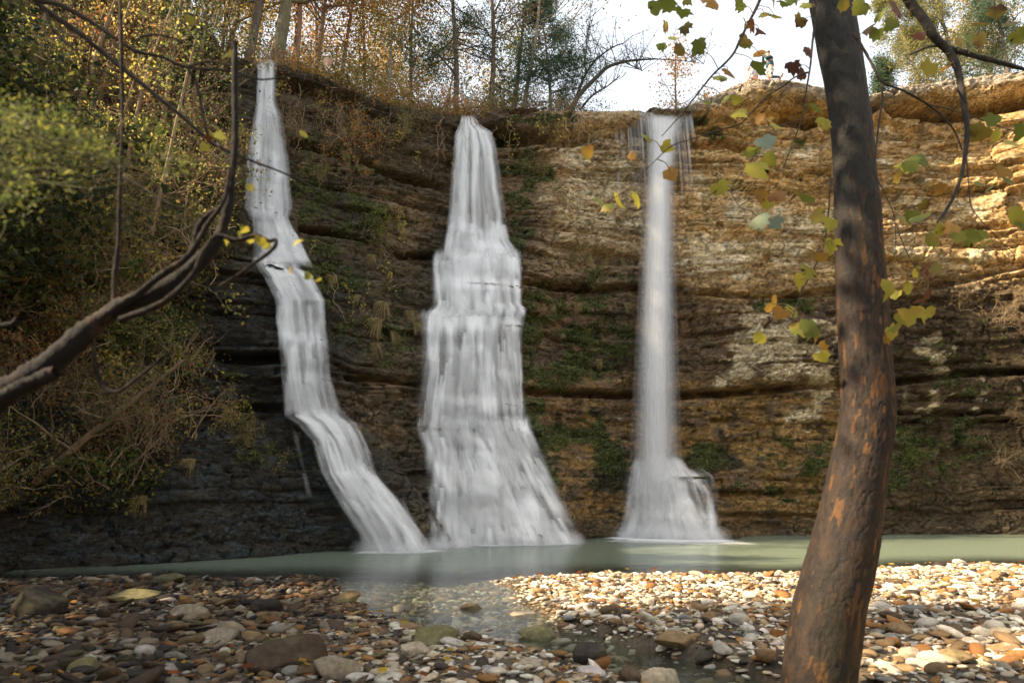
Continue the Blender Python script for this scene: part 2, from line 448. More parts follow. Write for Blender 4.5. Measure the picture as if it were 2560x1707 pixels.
# stepped cone under the middle fall, mound under the right fall, ramp under the left fall
def stepz(z, zs, hs):
    r = np.zeros_like(z)
    for a, h in zip(zs, hs): r += h * (1 - sst(a - 0.10, a + 0.10, z))
    return r
zj = Zg + 0.22 * (fbm(Sg * 1.5, Zg * 0, seed=41, o=3) - .5)
k2 = np.interp(1265, CK, sv); k3 = np.interp(1695, CK, sv); k1 = np.interp(985, CK, sv)
g2 = np.exp(-((Sg - k2 - 0.12) / np.interp(Zg, [0, 4, 9, 14], [2.2, 1.7, 1.45, 1.2])) ** 4)
D += g2 * (stepz(zj, [10.2, 8.6, 8.15, 4.2, 3.3, 2.5, 1.8, 1.1, 0.6], [.28, .24, .2, .4, .18, .18, .18, .18, .16]) - 0.35 * np.exp(-((Zg - 13.5) / 3) ** 4))
g3 = np.exp(-((Sg - k3 - 0.1) / np.interp(Zg, [0, 2.8, 4], [1.7, 1.0, .7])) ** 4)
D += g3 * stepz(zj, [2.75, 1.9, 1.2, .7], [.7, .35, .3, .3])
g1 = np.exp(-((Sg - np.interp(Zg, [0, 5, 12], [k1, k1 - 2.6, k1 - 4])) / 1.5) ** 4)
D += g1 * stepz(zj, [9.3, 7.4, 5.4, 4.4, 3.6, 2.9, 2.3, 1.8, 1.1, .6], [.3, .25, .35, .12, .12, .12, .12, .12, .12, .12])
off = setback(Kg, Zg) - D
PX_ = CX + NX * off; PY_ = CY + NY * off; PZ_ = Zg.copy()
# plateau behind the rim
caps = np.array([0.12, 0.3, 0.6, 1.0, 1.5, 2.2, 3.2, 4.5, 6, 8, 11, 15, 20, 28, 40, 60, 90])
rise = np.interp(CK, [-300, 400, 700, 900, 1200, 5000], [0.55, 0.5, 0.16, 0.06, 0.01, 0.01])
cx0, cy0 = PX_[-1], PY_[-1]
CAPX, CAPY, CAPZ = [], [], []
for c in caps:
    sbx = off[-1] + c
    CAPX.append(CX + NX * sbx); CAPY.append(CY + NY * sbx)
    CAPZ.append(ZT + 0.10 * min(c, 1) + rise * np.minimum(c, 25) + 0.25 * (fbm(sv * 0.5, sv * 0 + c * 0.5, seed=61, o=3) - 0.5) * min(c, 1))
VX = np.vstack([PX_, np.array(CAPX)]); VY = np.vstack([PY_, np.array(CAPY)]); VZ = np.vstack([PZ_, np.array(CAPZ)])
# settle the skyline of the rim on the photographed one
a0, a1 = proj(VX[NR - 50:NR + 6], VY[NR - 50:NR + 6], VZ[NR - 50:NR + 6])
jm = np.argmin(a1, 0); pxm = a0[jm, np.arange(len(sv))]; pym = a1[jm, np.arange(len(sv))]
dz_ = (pym - np.interp(pxm, pfx, pfy)) / FP * np.hypot(VX[NR - 1], VY[NR - 1])
dz_ = np.where((CK > -50) & (CK < 2680), np.clip(dz_, -1.2, 1.2), 0)
dz_ = np.convolve(np.pad(dz_, 4, 'edge'), np.ones(9) / 9, 'valid')
VZ[:NR] += sst(.72, .98, tt)[:, None] * dz_[None]; VZ[NR:] += dz_[None] * np.clip(1 - caps / 12, 0, 1)[:, None]
PZ_ = VZ[:NR]; ZT = ZT + dz_
R_, C_ = VX.shape
ii = np.arange(R_ - 1)[:, None] * C_; jj = np.arange(C_ - 1)[None, :]
CF = np.stack([ii + jj, ii + jj + 1, ii + C_ + jj + 1, ii + C_ + jj], -1).reshape(-1, 4)
CV = np.stack([VX, VY, VZ], -1).reshape(-1, 3)

# rock colours: stains, lichen, moss and some painted shade laid where the photograph has them
def blobs(px, py, lst, seed, f=0.02, soft=0.35, stretch=1.6):
    w = np.zeros_like(px)
    for (x, y, rx, ry, a) in lst:
        w = np.maximum(w, a * np.exp(-(((px - x) / rx) ** 2 + ((py - y) / ry) ** 2)))
    n = fbm(px * f, py * f * stretch, seed=seed, o=5, g=0.62)
    return sst(0.5 - soft * 0.3, 0.5 + soft * 0.3, w + (n - 0.5) * 2.0 - 0.14)
PXv, PYv = proj(VX, VY, VZ)
PXv = np.clip(PXv, -900, 3400)
def lerp(a, b, w): return a + (b - a) * w[..., None]
nA = fbm(PXv * .006, PYv * .011, seed=101, o=5); nB = fbm(PXv * .03, PYv * .09, seed=102, o=4, g=.6); nC = fbm(PXv * .1, PYv * .35, seed=103, o=3, g=.6)
c = np.zeros(VX.shape + (3,)) + np.array([.22, .15, .085])
c = lerp(c, np.array([.115, .085, .055]), sst(.4, .6, nA))
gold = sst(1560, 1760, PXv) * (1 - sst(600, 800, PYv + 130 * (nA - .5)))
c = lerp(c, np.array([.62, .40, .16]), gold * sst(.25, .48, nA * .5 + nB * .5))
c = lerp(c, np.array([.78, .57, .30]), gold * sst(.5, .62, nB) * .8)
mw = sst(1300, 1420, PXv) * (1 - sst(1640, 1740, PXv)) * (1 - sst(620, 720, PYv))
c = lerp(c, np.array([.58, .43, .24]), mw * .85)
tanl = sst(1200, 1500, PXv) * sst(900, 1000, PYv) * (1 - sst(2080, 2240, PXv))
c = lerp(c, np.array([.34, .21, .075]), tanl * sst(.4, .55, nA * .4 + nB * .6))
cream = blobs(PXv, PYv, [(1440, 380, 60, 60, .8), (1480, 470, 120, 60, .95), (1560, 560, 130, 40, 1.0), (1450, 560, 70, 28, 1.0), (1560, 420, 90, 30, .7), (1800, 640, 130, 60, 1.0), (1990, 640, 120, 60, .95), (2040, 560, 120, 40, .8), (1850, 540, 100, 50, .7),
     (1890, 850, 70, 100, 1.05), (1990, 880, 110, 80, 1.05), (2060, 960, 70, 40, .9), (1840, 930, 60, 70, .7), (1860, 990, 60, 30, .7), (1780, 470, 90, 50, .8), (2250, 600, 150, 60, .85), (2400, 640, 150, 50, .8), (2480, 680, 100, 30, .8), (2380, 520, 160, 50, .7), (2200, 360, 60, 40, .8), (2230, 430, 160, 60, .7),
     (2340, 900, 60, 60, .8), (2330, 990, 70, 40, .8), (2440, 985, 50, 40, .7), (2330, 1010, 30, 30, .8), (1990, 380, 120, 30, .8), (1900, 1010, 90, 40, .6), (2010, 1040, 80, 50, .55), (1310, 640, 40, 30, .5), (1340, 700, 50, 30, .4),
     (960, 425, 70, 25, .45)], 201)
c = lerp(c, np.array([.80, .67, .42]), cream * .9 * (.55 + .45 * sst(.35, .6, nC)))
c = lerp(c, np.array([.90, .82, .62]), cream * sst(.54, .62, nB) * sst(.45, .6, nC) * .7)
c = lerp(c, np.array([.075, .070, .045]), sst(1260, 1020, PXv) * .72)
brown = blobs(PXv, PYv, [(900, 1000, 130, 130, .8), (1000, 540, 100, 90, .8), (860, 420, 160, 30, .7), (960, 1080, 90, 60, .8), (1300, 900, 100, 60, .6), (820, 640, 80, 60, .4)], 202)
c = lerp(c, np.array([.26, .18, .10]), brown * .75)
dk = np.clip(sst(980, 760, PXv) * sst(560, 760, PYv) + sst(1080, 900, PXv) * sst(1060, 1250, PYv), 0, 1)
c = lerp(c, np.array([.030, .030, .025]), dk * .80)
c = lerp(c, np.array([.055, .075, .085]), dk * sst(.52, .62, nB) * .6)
rd = sst(2120, 2230, PXv) * sst(700, 800, PYv + 60 * (nA - .5)) * (1 - cream)  # dark mossy rock at lower right, its shade painted into the colour too
c = lerp(c, np.array([.085, .060, .030]), rd * .85)
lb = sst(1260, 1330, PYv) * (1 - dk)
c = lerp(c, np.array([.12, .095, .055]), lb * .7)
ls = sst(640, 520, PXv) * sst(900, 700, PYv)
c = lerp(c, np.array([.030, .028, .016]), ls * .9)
moss = blobs(PXv, PYv, [(1310, 620, 50, 90, .9), (1330, 800, 60, 120, .9), (1440, 760, 130, 60, .8), (1480, 860, 120, 110, .95), (1400, 930, 100, 60, .9), (1300, 1030, 60, 130, 1.0), (1420, 1090, 130, 50, .95), (1330, 1200, 70, 130, 1.0), (1530, 1140, 50, 80, 1.1), (1760, 1140, 60, 50, 1.1), (1560, 700, 60, 40, .6),
     (1720, 300, 70, 40, 1.0), (1790, 330, 60, 30, .7), (900, 520, 120, 160, .65), (820, 700, 120, 120, .8), (780, 480, 60, 150, .8), (1180, 420, 60, 100, .7), (1300, 450, 90, 90, .85), (1260, 350, 60, 50, .8), (960, 830, 110, 80, .6), (2060, 1150, 160, 60, .7), (2230, 1160, 100, 100, .8), (2380, 1100, 160, 120, .6), (1950, 1240, 120, 60, .6),
     (1340, 300, 120, 16, .9), (1950, 760, 120, 20, .8), (1250, 1120, 40, 100, .9), (650, 1130, 120, 60, .5), (600, 980, 80, 60, .4), (2440, 950, 120, 120, .5)], 203, f=.028)
mc = lerp(np.zeros(VX.shape + (3,)) + np.array([.05, .075, .022]), np.array([.13, .15, .045]), sst(.42, .6, nC))
c = lerp(c, np.array([.02, .035, .02]), blobs(PXv, PYv, [(1520, 1170, 50, 90, 1.2), (1770, 1150, 70, 50, 1.2), (1330, 1150, 60, 120, .9), (1260, 1000, 50, 60, .7), (1480, 1060, 60, 60, .6)], 204) * .8)
c = lerp(c, mc, moss * .85)
litter = np.zeros_like(VX); litter[NR + 1:] = 1
c = lerp(c, np.array([.13, .085, .04]), litter)
c *= (0.62 + 0.76 * fbm(PXv * .012, VZ * 9, seed=105, o=3))[..., None]
hf = fbm(PXv * .16, VZ * 22, seed=106, o=3, g=.7); c *= (0.8 + 0.4 * sst(.25, .75, hf))[..., None]
top_ = np.vstack([sst(.62, .36, ZT[None, :] - PZ_ + .1 * (mid)), np.ones((R_ - NR, C_))]) * sst(1500, 1750, PXv)
c = lerp(c, np.array([.42, .38, .31]), top_ * .8)
band = np.exp(-((PYv - 285) / 14) ** 2) * sst(1850, 1900, PXv) * (1 - sst(2000, 2060, PXv)); c = lerp(c, np.array([.52, .25, .03]), band * .8)
lt = np.vstack([0.86 + 0.28 * _h(bi, li, li * 0, 7), np.ones((R_ - NR, C_))])
c *= lt[..., None]
wet = np.clip(dk * .8 + .9 * np.vstack([np.maximum.reduce([g1, g2 * .7, g3]), np.zeros((R_ - NR, C_))]) * .8, 0, 1) * (.4 + .6 * sst(.4, .6, nA))
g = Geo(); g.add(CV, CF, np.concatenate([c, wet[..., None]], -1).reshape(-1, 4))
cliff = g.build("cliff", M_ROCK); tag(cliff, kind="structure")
# coarse copy of the rock for placing things on it
rs = np.r_[np.arange(0, NR, 2), np.arange(NR, R_)]; cs = np.arange(0, C_, 2)
QX, QY, QZ = VX[np.ix_(rs, cs)], VY[np.ix_(rs, cs)], VZ[np.ix_(rs, cs)]
r2, c2 = QX.shape
i2 = np.arange(r2 - 1)[:, None] * c2; j2 = np.arange(c2 - 1)[None, :]
QF = np.stack([i2 + j2, i2 + j2 + 1, i2 + c2 + j2 + 1, i2 + c2 + j2], -1).reshape(-1, 4)
BVH = BVHTree.FromPolygons(np.stack([QX, QY, QZ], -1).reshape(-1, 3).tolist(), QF.tolist())
ORI = Vector((0, 0, CAMZ))
def hit(px, py):
    d = Vector(ray(px, py)).normalized()
    r = BVH.ray_cast(ORI, d, 200)
    if r[0] is None: return None, None
    n = r[1]
    if n.dot(d) > 0: n = -n
    return np.array(r[0]), np.array(n)
def drop(x, y, z=60):
    r = BVH.ray_cast(Vector((x, y, z)), Vector((0, 0, -1)), 200)
    return None if r[0] is None else r[0][2]

# ------------------------------------------------------------------ ground, pool, stream
shore_px = [(-200, 1440), (0, 1432), (400, 1430), (700, 1428), (850, 1430), (1000, 1434), (1120, 1440), (1250, 1424), (1500, 1420), (1800, 1422), (2050, 1420), (2200, 1408), (2400, 1400), (2560, 1398)]
sh = np.array([on_z(*q, .11)[:2] for q in shore_px])
shx = np.r_[-40, sh[:, 0], 40]; shy = np.r_[sh[0, 1], sh[:, 1], sh[-1, 1]]
stream_px = [(1000, 1425, 1.2), (1060, 1470, 1.1), (1130, 1520, .85), (1230, 1570, .65), (1400, 1615, .42), (1600, 1665, .42), (1800, 1715, .4), (2100, 1800, .4), (2700, 2000, .5)]
stp = np.array([list(on_z(a, b)[:2]) + [w] for a, b, w in stream_px])
stq = smooth_path(stp, 90)
def terrain(x, y):
    x = np.asarray(x, float); y = np.asarray(y, float)
    t = np.interp(x, shx, shy) - y + 0.7 * (fbm(x * .5, y * .5, seed=301, o=3) - .5)
    z = np.where(t > 0, 0.11 * (1 - np.exp(-t / 1.5)) + 0.05 * sst(1.2, 3.5, x) * (1 - np.exp(-t / 0.9)), np.maximum(0.28 * t, -1.1))
    d = np.full(x.shape, 9.0); hw = np.full(x.shape, 1.0)
    for q in stq:
        dd = np.hypot(x - q[0], y - q[1]) 
        m = dd < d
        d = np.where(m, dd, d); hw = np.where(m, q[2], hw)
    d = d + 0.5 * (fbm(x * 1.1, y * 1.1, seed=303, o=3) - .5)
    zs = -0.11 + 0.6 * sst(.6, 2.6, d / hw)
    z = np.minimum(z, zs)
    z = z + 0.07 * (fbm(x * .9, y * .9, seed=302, o=3) - .5)
    return z
gx = np.r_[np.arange(-60, -14, 2.0), np.arange(-14, 20, .12), np.arange(20, 70, 2.0)]
gy = np.r_[np.arange(-60, -2, 2.0), np.arange(-2, 16, .12), np.arange(16, 60, 1.5)]
GX, GY = np.meshgrid(gx, gy); GZ = terrain(GX, GY)
def gridf(r, c_):
    i = np.arange(r - 1)[:, None] * c_; j = np.arange(c_ - 1)[None, :]
    return np.stack([i + j, i + j + 1, i + c_ + j + 1, i + c_ + j], -1).reshape(-1, 4)
n1 = fbm(GX * 2.2, GY * 2.2, seed=310, o=4)
gc = lerp(np.zeros(GX.shape + (3,)) + np.array([.045, .034, .022]), np.array([.11, .085, .055]), sst(.4, .65, n1))
g = Geo(); g.add(np.stack([GX, GY, GZ], -1), gridf(*GX.shape), gc.reshape(-1, 3))
ground = g.build("ground", M_GROUND); tag(ground, kind="structure")
# water
wx = np.arange(-24, 34, .16); wy = np.arange(-1, 30, .16)
WX, WY = np.meshgrid(wx, wy); dep = -terrain(WX, WY)
murk = np.maximum(sst(0.05, 0.75, dep), .10 * sst(0, .05, dep))
g = Geo(); g.add(np.stack([WX, WY, 0 * WX], -1), gridf(*WX.shape), np.stack([murk] * 3 + [murk], -1).reshape(-1, 4))
m, nt, p, out = newmat("pool_water")
a = N(nt, "ShaderNodeAttribute", attribute_name="Col")
df = N(nt, "ShaderNodeBsdfDiffuse"); df.inputs[0].default_value = (0.17, 0.21, 0.15, 1)
tp = N(nt, "ShaderNodeBsdfTransparent"); tp.inputs[0].default_value = (0.80, 0.84, 0.76, 1)
m1 = N(nt, "ShaderNodeMixShader"); nt.links.new(a.outputs["Alpha"], m1.inputs[0]); nt.links.new(tp.outputs[0], m1.inputs[1]); nt.links.new(df.outputs[0], m1.inputs[2])
gl = N(nt, "ShaderNodeBsdfGlossy"); gl.inputs["Roughness"].default_value = 0.17; gl.inputs[0].default_value = (1, 1, 1, 1)
fr = N(nt, "ShaderNodeFresnel"); fr.inputs[0].default_value = 1.33
bn = N(nt, "ShaderNodeBump"); bn.inputs["Strength"].default_value = 0.35; bn.inputs["Distance"].default_value = 0.05
nn = noise_node(nt, 1.6, 4, .6, stretch=(1, 2.4, 1)); nt.links.new(nn.outputs[0], bn.inputs["Height"])
nt.links.new(bn.outputs[0], gl.inputs["Normal"]); nt.links.new(bn.outputs[0], fr.inputs["Normal"])
fm = N(nt, "ShaderNodeMath", operation='MINIMUM'); fm.inputs[1].default_value = 0.42; nt.links.new(fr.outputs[0], fm.inputs[0])
m2 = N(nt, "ShaderNodeMixShader"); nt.links.new(fm.outputs[0], m2.inputs[0]); nt.links.new(m1.outputs[0], m2.inputs[1]); nt.links.new(gl.outputs[0], m2.inputs[2])
nt.links.new(m2.outputs[0], out.inputs[0])
water = g.build("water", m); tag(water, kind="structure")

# ------------------------------------------------------------------ stones
def ico(sub):
    bm = bmesh.new(); bmesh.ops.create_icosphere(bm, subdivisions=sub, radius=1)
    v = np.array([x.co for x in bm.verts]); f = np.array([[q.index for q in t.verts] for t in bm.faces]); bm.free()
    return v, f
ICO = {k: ico(k) for k in (1, 2, 3, 4)}
def stone_shape(seed, sub, angular):
    r = np.random.default_rng(seed)
    v, f = ICO[sub]; v = v.copy()
    o = r.random(3) * 50
    lump = fbm(v[:, 0] * 1.1 + o[0], v[:, 1] * 1.1 + o[1], v[:, 2] * 1.1 + o[2], o=3, seed=seed)
    v = v * (0.72 + 0.56 * lump)[:, None]
    if angular:
        for k in range(9):
            n = r.normal(size=3); n /= np.linalg.norm(n)
            dcut = 0.5 + 0.28 * r.random()
            q = v @ n - dcut
            v = v - np.where(q > 0, q * 0.88, 0)[:, None] * n
        v *= 1.2
        if sub > 2:
            rr = fbm(v[:, 0] * 5 + o[0], v[:, 1] * 5, v[:, 2] * 9, o=4, seed=seed + 3) - .5
            v = v * (1 + 0.16 * rr)[:, None]
    return v, f
SC = {'white': (.62, .56, .46), 'cream': (.48, .39, .27), 'grey': (.26, .25, .22), 'tan': (.31, .20, .10), 'orange': (.30, .14, .045), 'brown': (.12, .08, .048), 'dark': (.055, .043, .032), 'moss': (.19, .17, .08)}
scn = list(SC); scv = np.array([SC[k] for k in scn])
rng = np.random.default_rng(77)
def scatter_ok(x, y):
    return (np.interp(x, shx, shy) - y) > -3.5
NP_ = 50000
X0 = np.empty(0); Y0 = np.empty(0)
# density follows the near wedge the photograph sees, a metre wider on each side
yy = 3.4 + (15.5 - 3.4) * rng.random(120000); xx = (rng.random(120000) * 2 - 1) * (0.80 * 15.5 + 2)
k = (np.abs(xx) < 0.80 * yy + 1.8) & scatter_ok(xx, yy)
xx, yy = xx[k][:NP_], yy[k][:NP_]
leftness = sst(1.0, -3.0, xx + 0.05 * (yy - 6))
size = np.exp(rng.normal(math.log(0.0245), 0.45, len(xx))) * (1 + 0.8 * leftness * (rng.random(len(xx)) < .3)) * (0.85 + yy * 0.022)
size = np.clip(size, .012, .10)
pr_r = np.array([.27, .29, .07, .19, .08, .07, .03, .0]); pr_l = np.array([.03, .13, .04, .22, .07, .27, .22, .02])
u = rng.random(len(xx))
ci = np.empty(len(xx), int)
for i in range(len(xx)):
    pr = pr_r * (1 - leftness[i]) + pr_l * leftness[i]
    ci[i] = np.searchsorted(np.cumsum(pr) / pr.sum(), u[i])
ci = np.clip(ci, 0, 7)
ang = rng.random(len(xx)) < (0.5 + 0.45 * leftness)
zz = terrain(xx, yy)
sh_lib = {(a_, s_, q_): stone_shape(500 + q_ + 40 * a_, s_, a_) for a_ in (0, 1) for s_ in (1, 2) for q_ in range(10)}
def rotz(a): c_, s_ = np.cos(a), np.sin(a); return c_, s_
ga = Geo(); buckets = {}
nearm = yy < 7.2
sid = rng.integers(0, 10, len(xx))
for key, (v, f) in sh_lib.items():
    a_, s_, q_ = key
    m_ = (ang == bool(a_)) & (nearm == (s_ == 2)) & (sid == q_)
    idx = np.where(m_)[0]
    if len(idx) == 0: continue
    n = len(idx)
    el = np.stack([size[idx] * (1.0 + .7 * rng.random(n)), size[idx] * (.75 + .4 * rng.random(n)), size[idx] * (.22 + .28 * rng.random(n))], 1)
    P = v[None] * el[:, None, :]
    tilt_ = rng.normal(size=n) * .28
    c_, s2 = np.cos(tilt_)[:, None], np.sin(tilt_)[:, None]
    P = np.stack([P[..., 0] * c_ - P[..., 2] * s2, P[..., 1], P[..., 0] * s2 + P[..., 2] * c_], -1)
    al = rng.random(n) * 6.28; c_, s2 = np.cos(al)[:, None], np.sin(al)[:, None]
    P = np.stack([P[..., 0] * c_ - P[..., 1] * s2, P[..., 0] * s2 + P[..., 1] * c_, P[..., 2]], -1)
    lift = el[:, 2] * (.35 + .5 * rng.random(n))
    P = P + np.stack([xx[idx], yy[idx], zz[idx] + lift], -1)[:, None, :]
    cc = scv[ci[idx]] * (.7 + .45 * rng.random((n, 1))) * (1 - .72 * sst(.2, 1.2, leftness[idx] + .3 * (rng.random(n) - .5)))[:, None] * (1 + .02 * rng.normal(size=(n, 3)))  # darkening towards the left paints that bank's shade into the pebbles
    F = f[None] + (np.arange(n) * len(v))[:, None, None]
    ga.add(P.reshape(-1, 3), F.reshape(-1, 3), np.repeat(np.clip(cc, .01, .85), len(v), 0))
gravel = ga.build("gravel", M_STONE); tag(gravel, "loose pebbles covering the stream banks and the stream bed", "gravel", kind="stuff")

# individual stones: one mesh per shape and colour, copied
def stone_mesh(seed, col, angular, dims, sub=3, rust=0, tone=1.0):
    v, f = stone_shape(seed, sub, angular)
    v = v * np.array(dims)
    n_ = fbm(v[:, 0] * 9, v[:, 1] * 9, v[:, 2] * 14, o=4, seed=seed)
    cc = tone * np.array(SC[col])[None] * (0.7 + 0.6 * n_)[:, None]
    n2_ = sst(.52, .62, fbm(v[:, 0] * 6 + 9, v[:, 1] * 6, v[:, 2] * 6, o=3, seed=seed + 1))
    cc = cc + (np.array([.16, .14, .06]) - cc) * (n2_ * rust)[:, None]
    g = Geo(); g.add(v, f, cc)
    return g
named = [  # px, py (base centre), width px, aspect y, aspect z, colour, angular, seed, label
 (720, 1672, 178, .75, .58, 'brown', 1, 11, "big dark brown boulder with a rounded back at the bottom edge, left of centre", .2),
 (1640, 1690, 125, .8, .85, 'cream', 1, 12, "tall pale cream boulder standing in the stream at the bottom edge", .3),
 (1475, 1668, 78, .8, 1.0, 'dark', 1, 13, "dark upright squarish stone standing at the stream edge below the red leaf", .2),
 (1575, 1705, 60, .8, .8, 'brown', 0, 14, "small dark brown stone touching the left side of the pale boulder in the stream", 0),
 (1345, 1560, 105, .7, .45, 'moss', 1, 15, "mossy layered slab lying in the middle of the stream", .6),
 (1690, 1605, 128, .7, .33, 'tan', 1, 16, "long flat tan slab with a ledge on the gravel right of the stream", .5),
 (1300, 1510, 80, .8, .30, 'cream', 1, 17, "wide flat cream slab half in the water at the top of the stream", .2),
 (1180, 1498, 58, .6, .62, 'brown', 1, 18, "pointed brown stone at the tip of the right gravel bank", .4),
 (1085, 1605, 125, .8, .42, 'moss', 1, 19, "dark green mossy slab at the left edge of the stream", .9),
 (1040, 1640, 90, .5, .55, 'cream', 1, 20, "tilted cream wedge leaning against the stones left of the stream", .3),
 (1010, 1555, 85, .7, .40, 'tan', 1, 21, "rounded tan rock in the shallow water left of the stream", .5),
 (860, 1500, 92, .6, .36, 'tan', 1, 22, "flat tan rock with a dark side at the left waterline", .5),
 (665, 1532, 90, .7, .55, 'dark', 0, 23, "dark rounded stone above a small brown one on the left bank", 0),
 (475, 1548, 90, .7, .5, 'cream', 0, 24, "domed honey coloured stone lying alone on the left bank", .2),
 (415, 1450, 80, .7, .42, 'moss', 1, 25, "large mottled green rock at the left end of the pool shore", .7),
 (340, 1500, 100, .7, .4, 'moss', 1, 26, "broad greenish slab in the shade of the left bank", .7),
 (90, 1540, 130, .8, .55, 'dark', 1, 27, "dark boulder in deep shade at the left edge of the photo", .3),
 (200, 1680, 70, .7, .5, 'moss', 1, 28, "lichen spotted rock in the bottom left corner", .8),
 (550, 1600, 110, .6, .3, 'cream', 1, 29, "long pale slab with sunlit top on the left bank", .2),
 (840, 1695, 150, .5, .35, 'cream', 1, 30, "long whitish slab cut by the bottom edge beside the brown boulder", .1),
 (745, 1610, 66, .7, .5, 'cream', 1, 31, "knobbly cream rock just above the big brown boulder", .1),
 (1400, 1598, 48, .8, .55, 'orange', 0, 32, "round orange brown stone sitting in the stream", .1),
 (1870, 1590, 40, .8, .7, 'white', 0, 33, "round white stone just left of the tree trunk base", 0),
 (2280, 1662, 52, .8, .7, 'cream', 0, 34, "pitted pale grey stone right of the tree trunk base", 0),
 (2390, 1672, 76, .6, .45, 'tan', 1, 35, "yellowish layered rock near the lower right corner", .6),
 (2255, 1600, 62, .7, .5, 'tan', 0, 36, "speckled brown stone right of the leaning trunk", .3),
 (2285, 1500, 52, .5, .35, 'dark', 0, 37, "dark slate coloured flat stone on the right bank behind the trunk", 0),
 (2240, 1468, 48, .6, .45, 'brown', 0, 38, "brown cylindrical pebble beside a round grey one behind the trunk", 0),
 (1780, 1428, 34, .5, .35, 'brown', 0, 39, "small brown driftwood shaped stone on the far edge of the right bank", 0),
 (2350, 1412, 56, .5, .3, 'dark', 0, 40, "dark flat stone at the far waterline on the right", 0),
 (2400, 1404, 46, .5, .4, 'white', 0, 41, "smooth white stone at the far waterline on the right", 0),
 (2560, 1672, 60, .7, .5, 'orange', 0, 42, "rusty stone cut by the right edge of the photo", .2),
]
for (px, py, w, ay, az, col, an, sd_, lab, rust) in named:
    p = on_z(px, py, .1)
    zt = float(terrain(p[0], p[1]))
    r = w / FP * np.linalg.norm(p - np.array([0, 0, CAMZ])) * .5
    g = stone_mesh(600 + sd_, col, an, (r * .82, r * .82 * ay, r * .75 * az), sub=4, rust=rust, tone=.42 if px < 900 else .8)  # lower tone on the left is shade painted into the stone colour
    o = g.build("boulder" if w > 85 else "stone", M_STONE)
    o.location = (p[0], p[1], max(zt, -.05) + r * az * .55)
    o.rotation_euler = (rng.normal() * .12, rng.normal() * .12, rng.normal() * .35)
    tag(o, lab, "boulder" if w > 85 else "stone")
protos = {}
zones = [("on the gravel bank between the stream and the leaning trunk", 1750, 1545, 330, 120, 85, 'R'), ("on the gravel bank right of the leaning trunk", 2370, 1560, 190, 130, 60, 'R'),
         ("on the shaded left bank", 420, 1570, 400, 120, 75, 'L'), ("in the shallow stream", 1200, 1540, 190, 70, 30, 'S')]
cn = {'white': 'white', 'cream': 'pale cream', 'grey': 'grey', 'tan': 'tan', 'orange': 'orange brown', 'brown': 'dark brown', 'dark': 'blackish', 'moss': 'mossy green'}
for zi, (zt_, cx_, cy_, rx_, ry_, nn_, kk_) in enumerate(zones):
    for i in range(nn_):
        px = cx_ + (rng.random() * 2 - 1) * rx_; py = cy_ + (rng.random() * 2 - 1) * ry_
        if kk_ != 'L' and 1960 < px < 2170: continue
        col = rng.choice(['white', 'cream', 'tan', 'orange', 'brown', 'grey'], p=[.28, .26, .16, .14, .10, .06]) if kk_ == 'R' else rng.choice(['cream', 'tan', 'brown', 'dark', 'moss', 'white'], p=[.28, .26, .18, .12, .10, .06])
        an = int(rng.random() < (.25 if kk_ == 'R' else .75)); q = int(rng.integers(0, 4))
        key = (col, an, q, kk_)
        p = on_z(px, py, .12)
        r = (.048 + .045 * rng.random() ** 2) * (1.0 if kk_ == 'L' else 1)
        if key not in protos:
            g = stone_mesh(700 + q * 3 + an * 20, col, an, (1.25, .85, .5), sub=3, rust=.3 if kk_ != 'R' else .1, tone=.42 if kk_ == 'L' else .9)  # left bank copies carry their shade in a darker tone
            protos[key] = o = g.build("stone", M_STONE)
        else:
            o = protos[key].copy(); COL.objects.link(o)
        o.location = (p[0], p[1], float(terrain(p[0], p[1])) + r * .45)
        o.scale = (r, r, r * (.8 + .5 * rng.random()))
        o.rotation_euler = (rng.normal() * .2, rng.normal() * .2, rng.random() * 6.28)
        tag(o, "%s %s stone %s" % (cn[col], 'angular' if an else 'rounded', zt_), "stone", "%s %s stones %s" % (cn[col], 'angular' if an else 'rounded', zt_))
# fallen leaves on the banks
LC = np.array([(.42, .20, .03), (.50, .32, .04), (.30, .10, .03), (.22, .11, .04), (.24, .06, .02)])
n = 1100
yy = 3.6 + 10 * rng.random(n); xx = (rng.random(n) * 2 - 1) * .8 * yy
k = (fbm(xx * .8, yy * .8, seed=350, o=3) > .47) & (terrain(xx, yy) > 0.0) & (rng.random(n) < np.interp(xx, [-4, 1], [.25, 1])); xx, yy = xx[k], yy[k]
g = Geo()
leaves(g, np.stack([xx, yy, terrain(xx, yy) + .075 + .03 * rng.random(len(xx))], -1), .085, LC, rng, aspect=.75)
lv = g.v[0].reshape(-1, 4, 3); lv[:, :, 2] = lv[:, :1, 2] + (lv[:, :, 2] - lv[:, :1, 2]) * .35
lit = g.build("leaf_litter", M_LEAF); tag(lit, "scattered fallen autumn leaves lying among the pebbles", "leaf litter", kind="stuff")

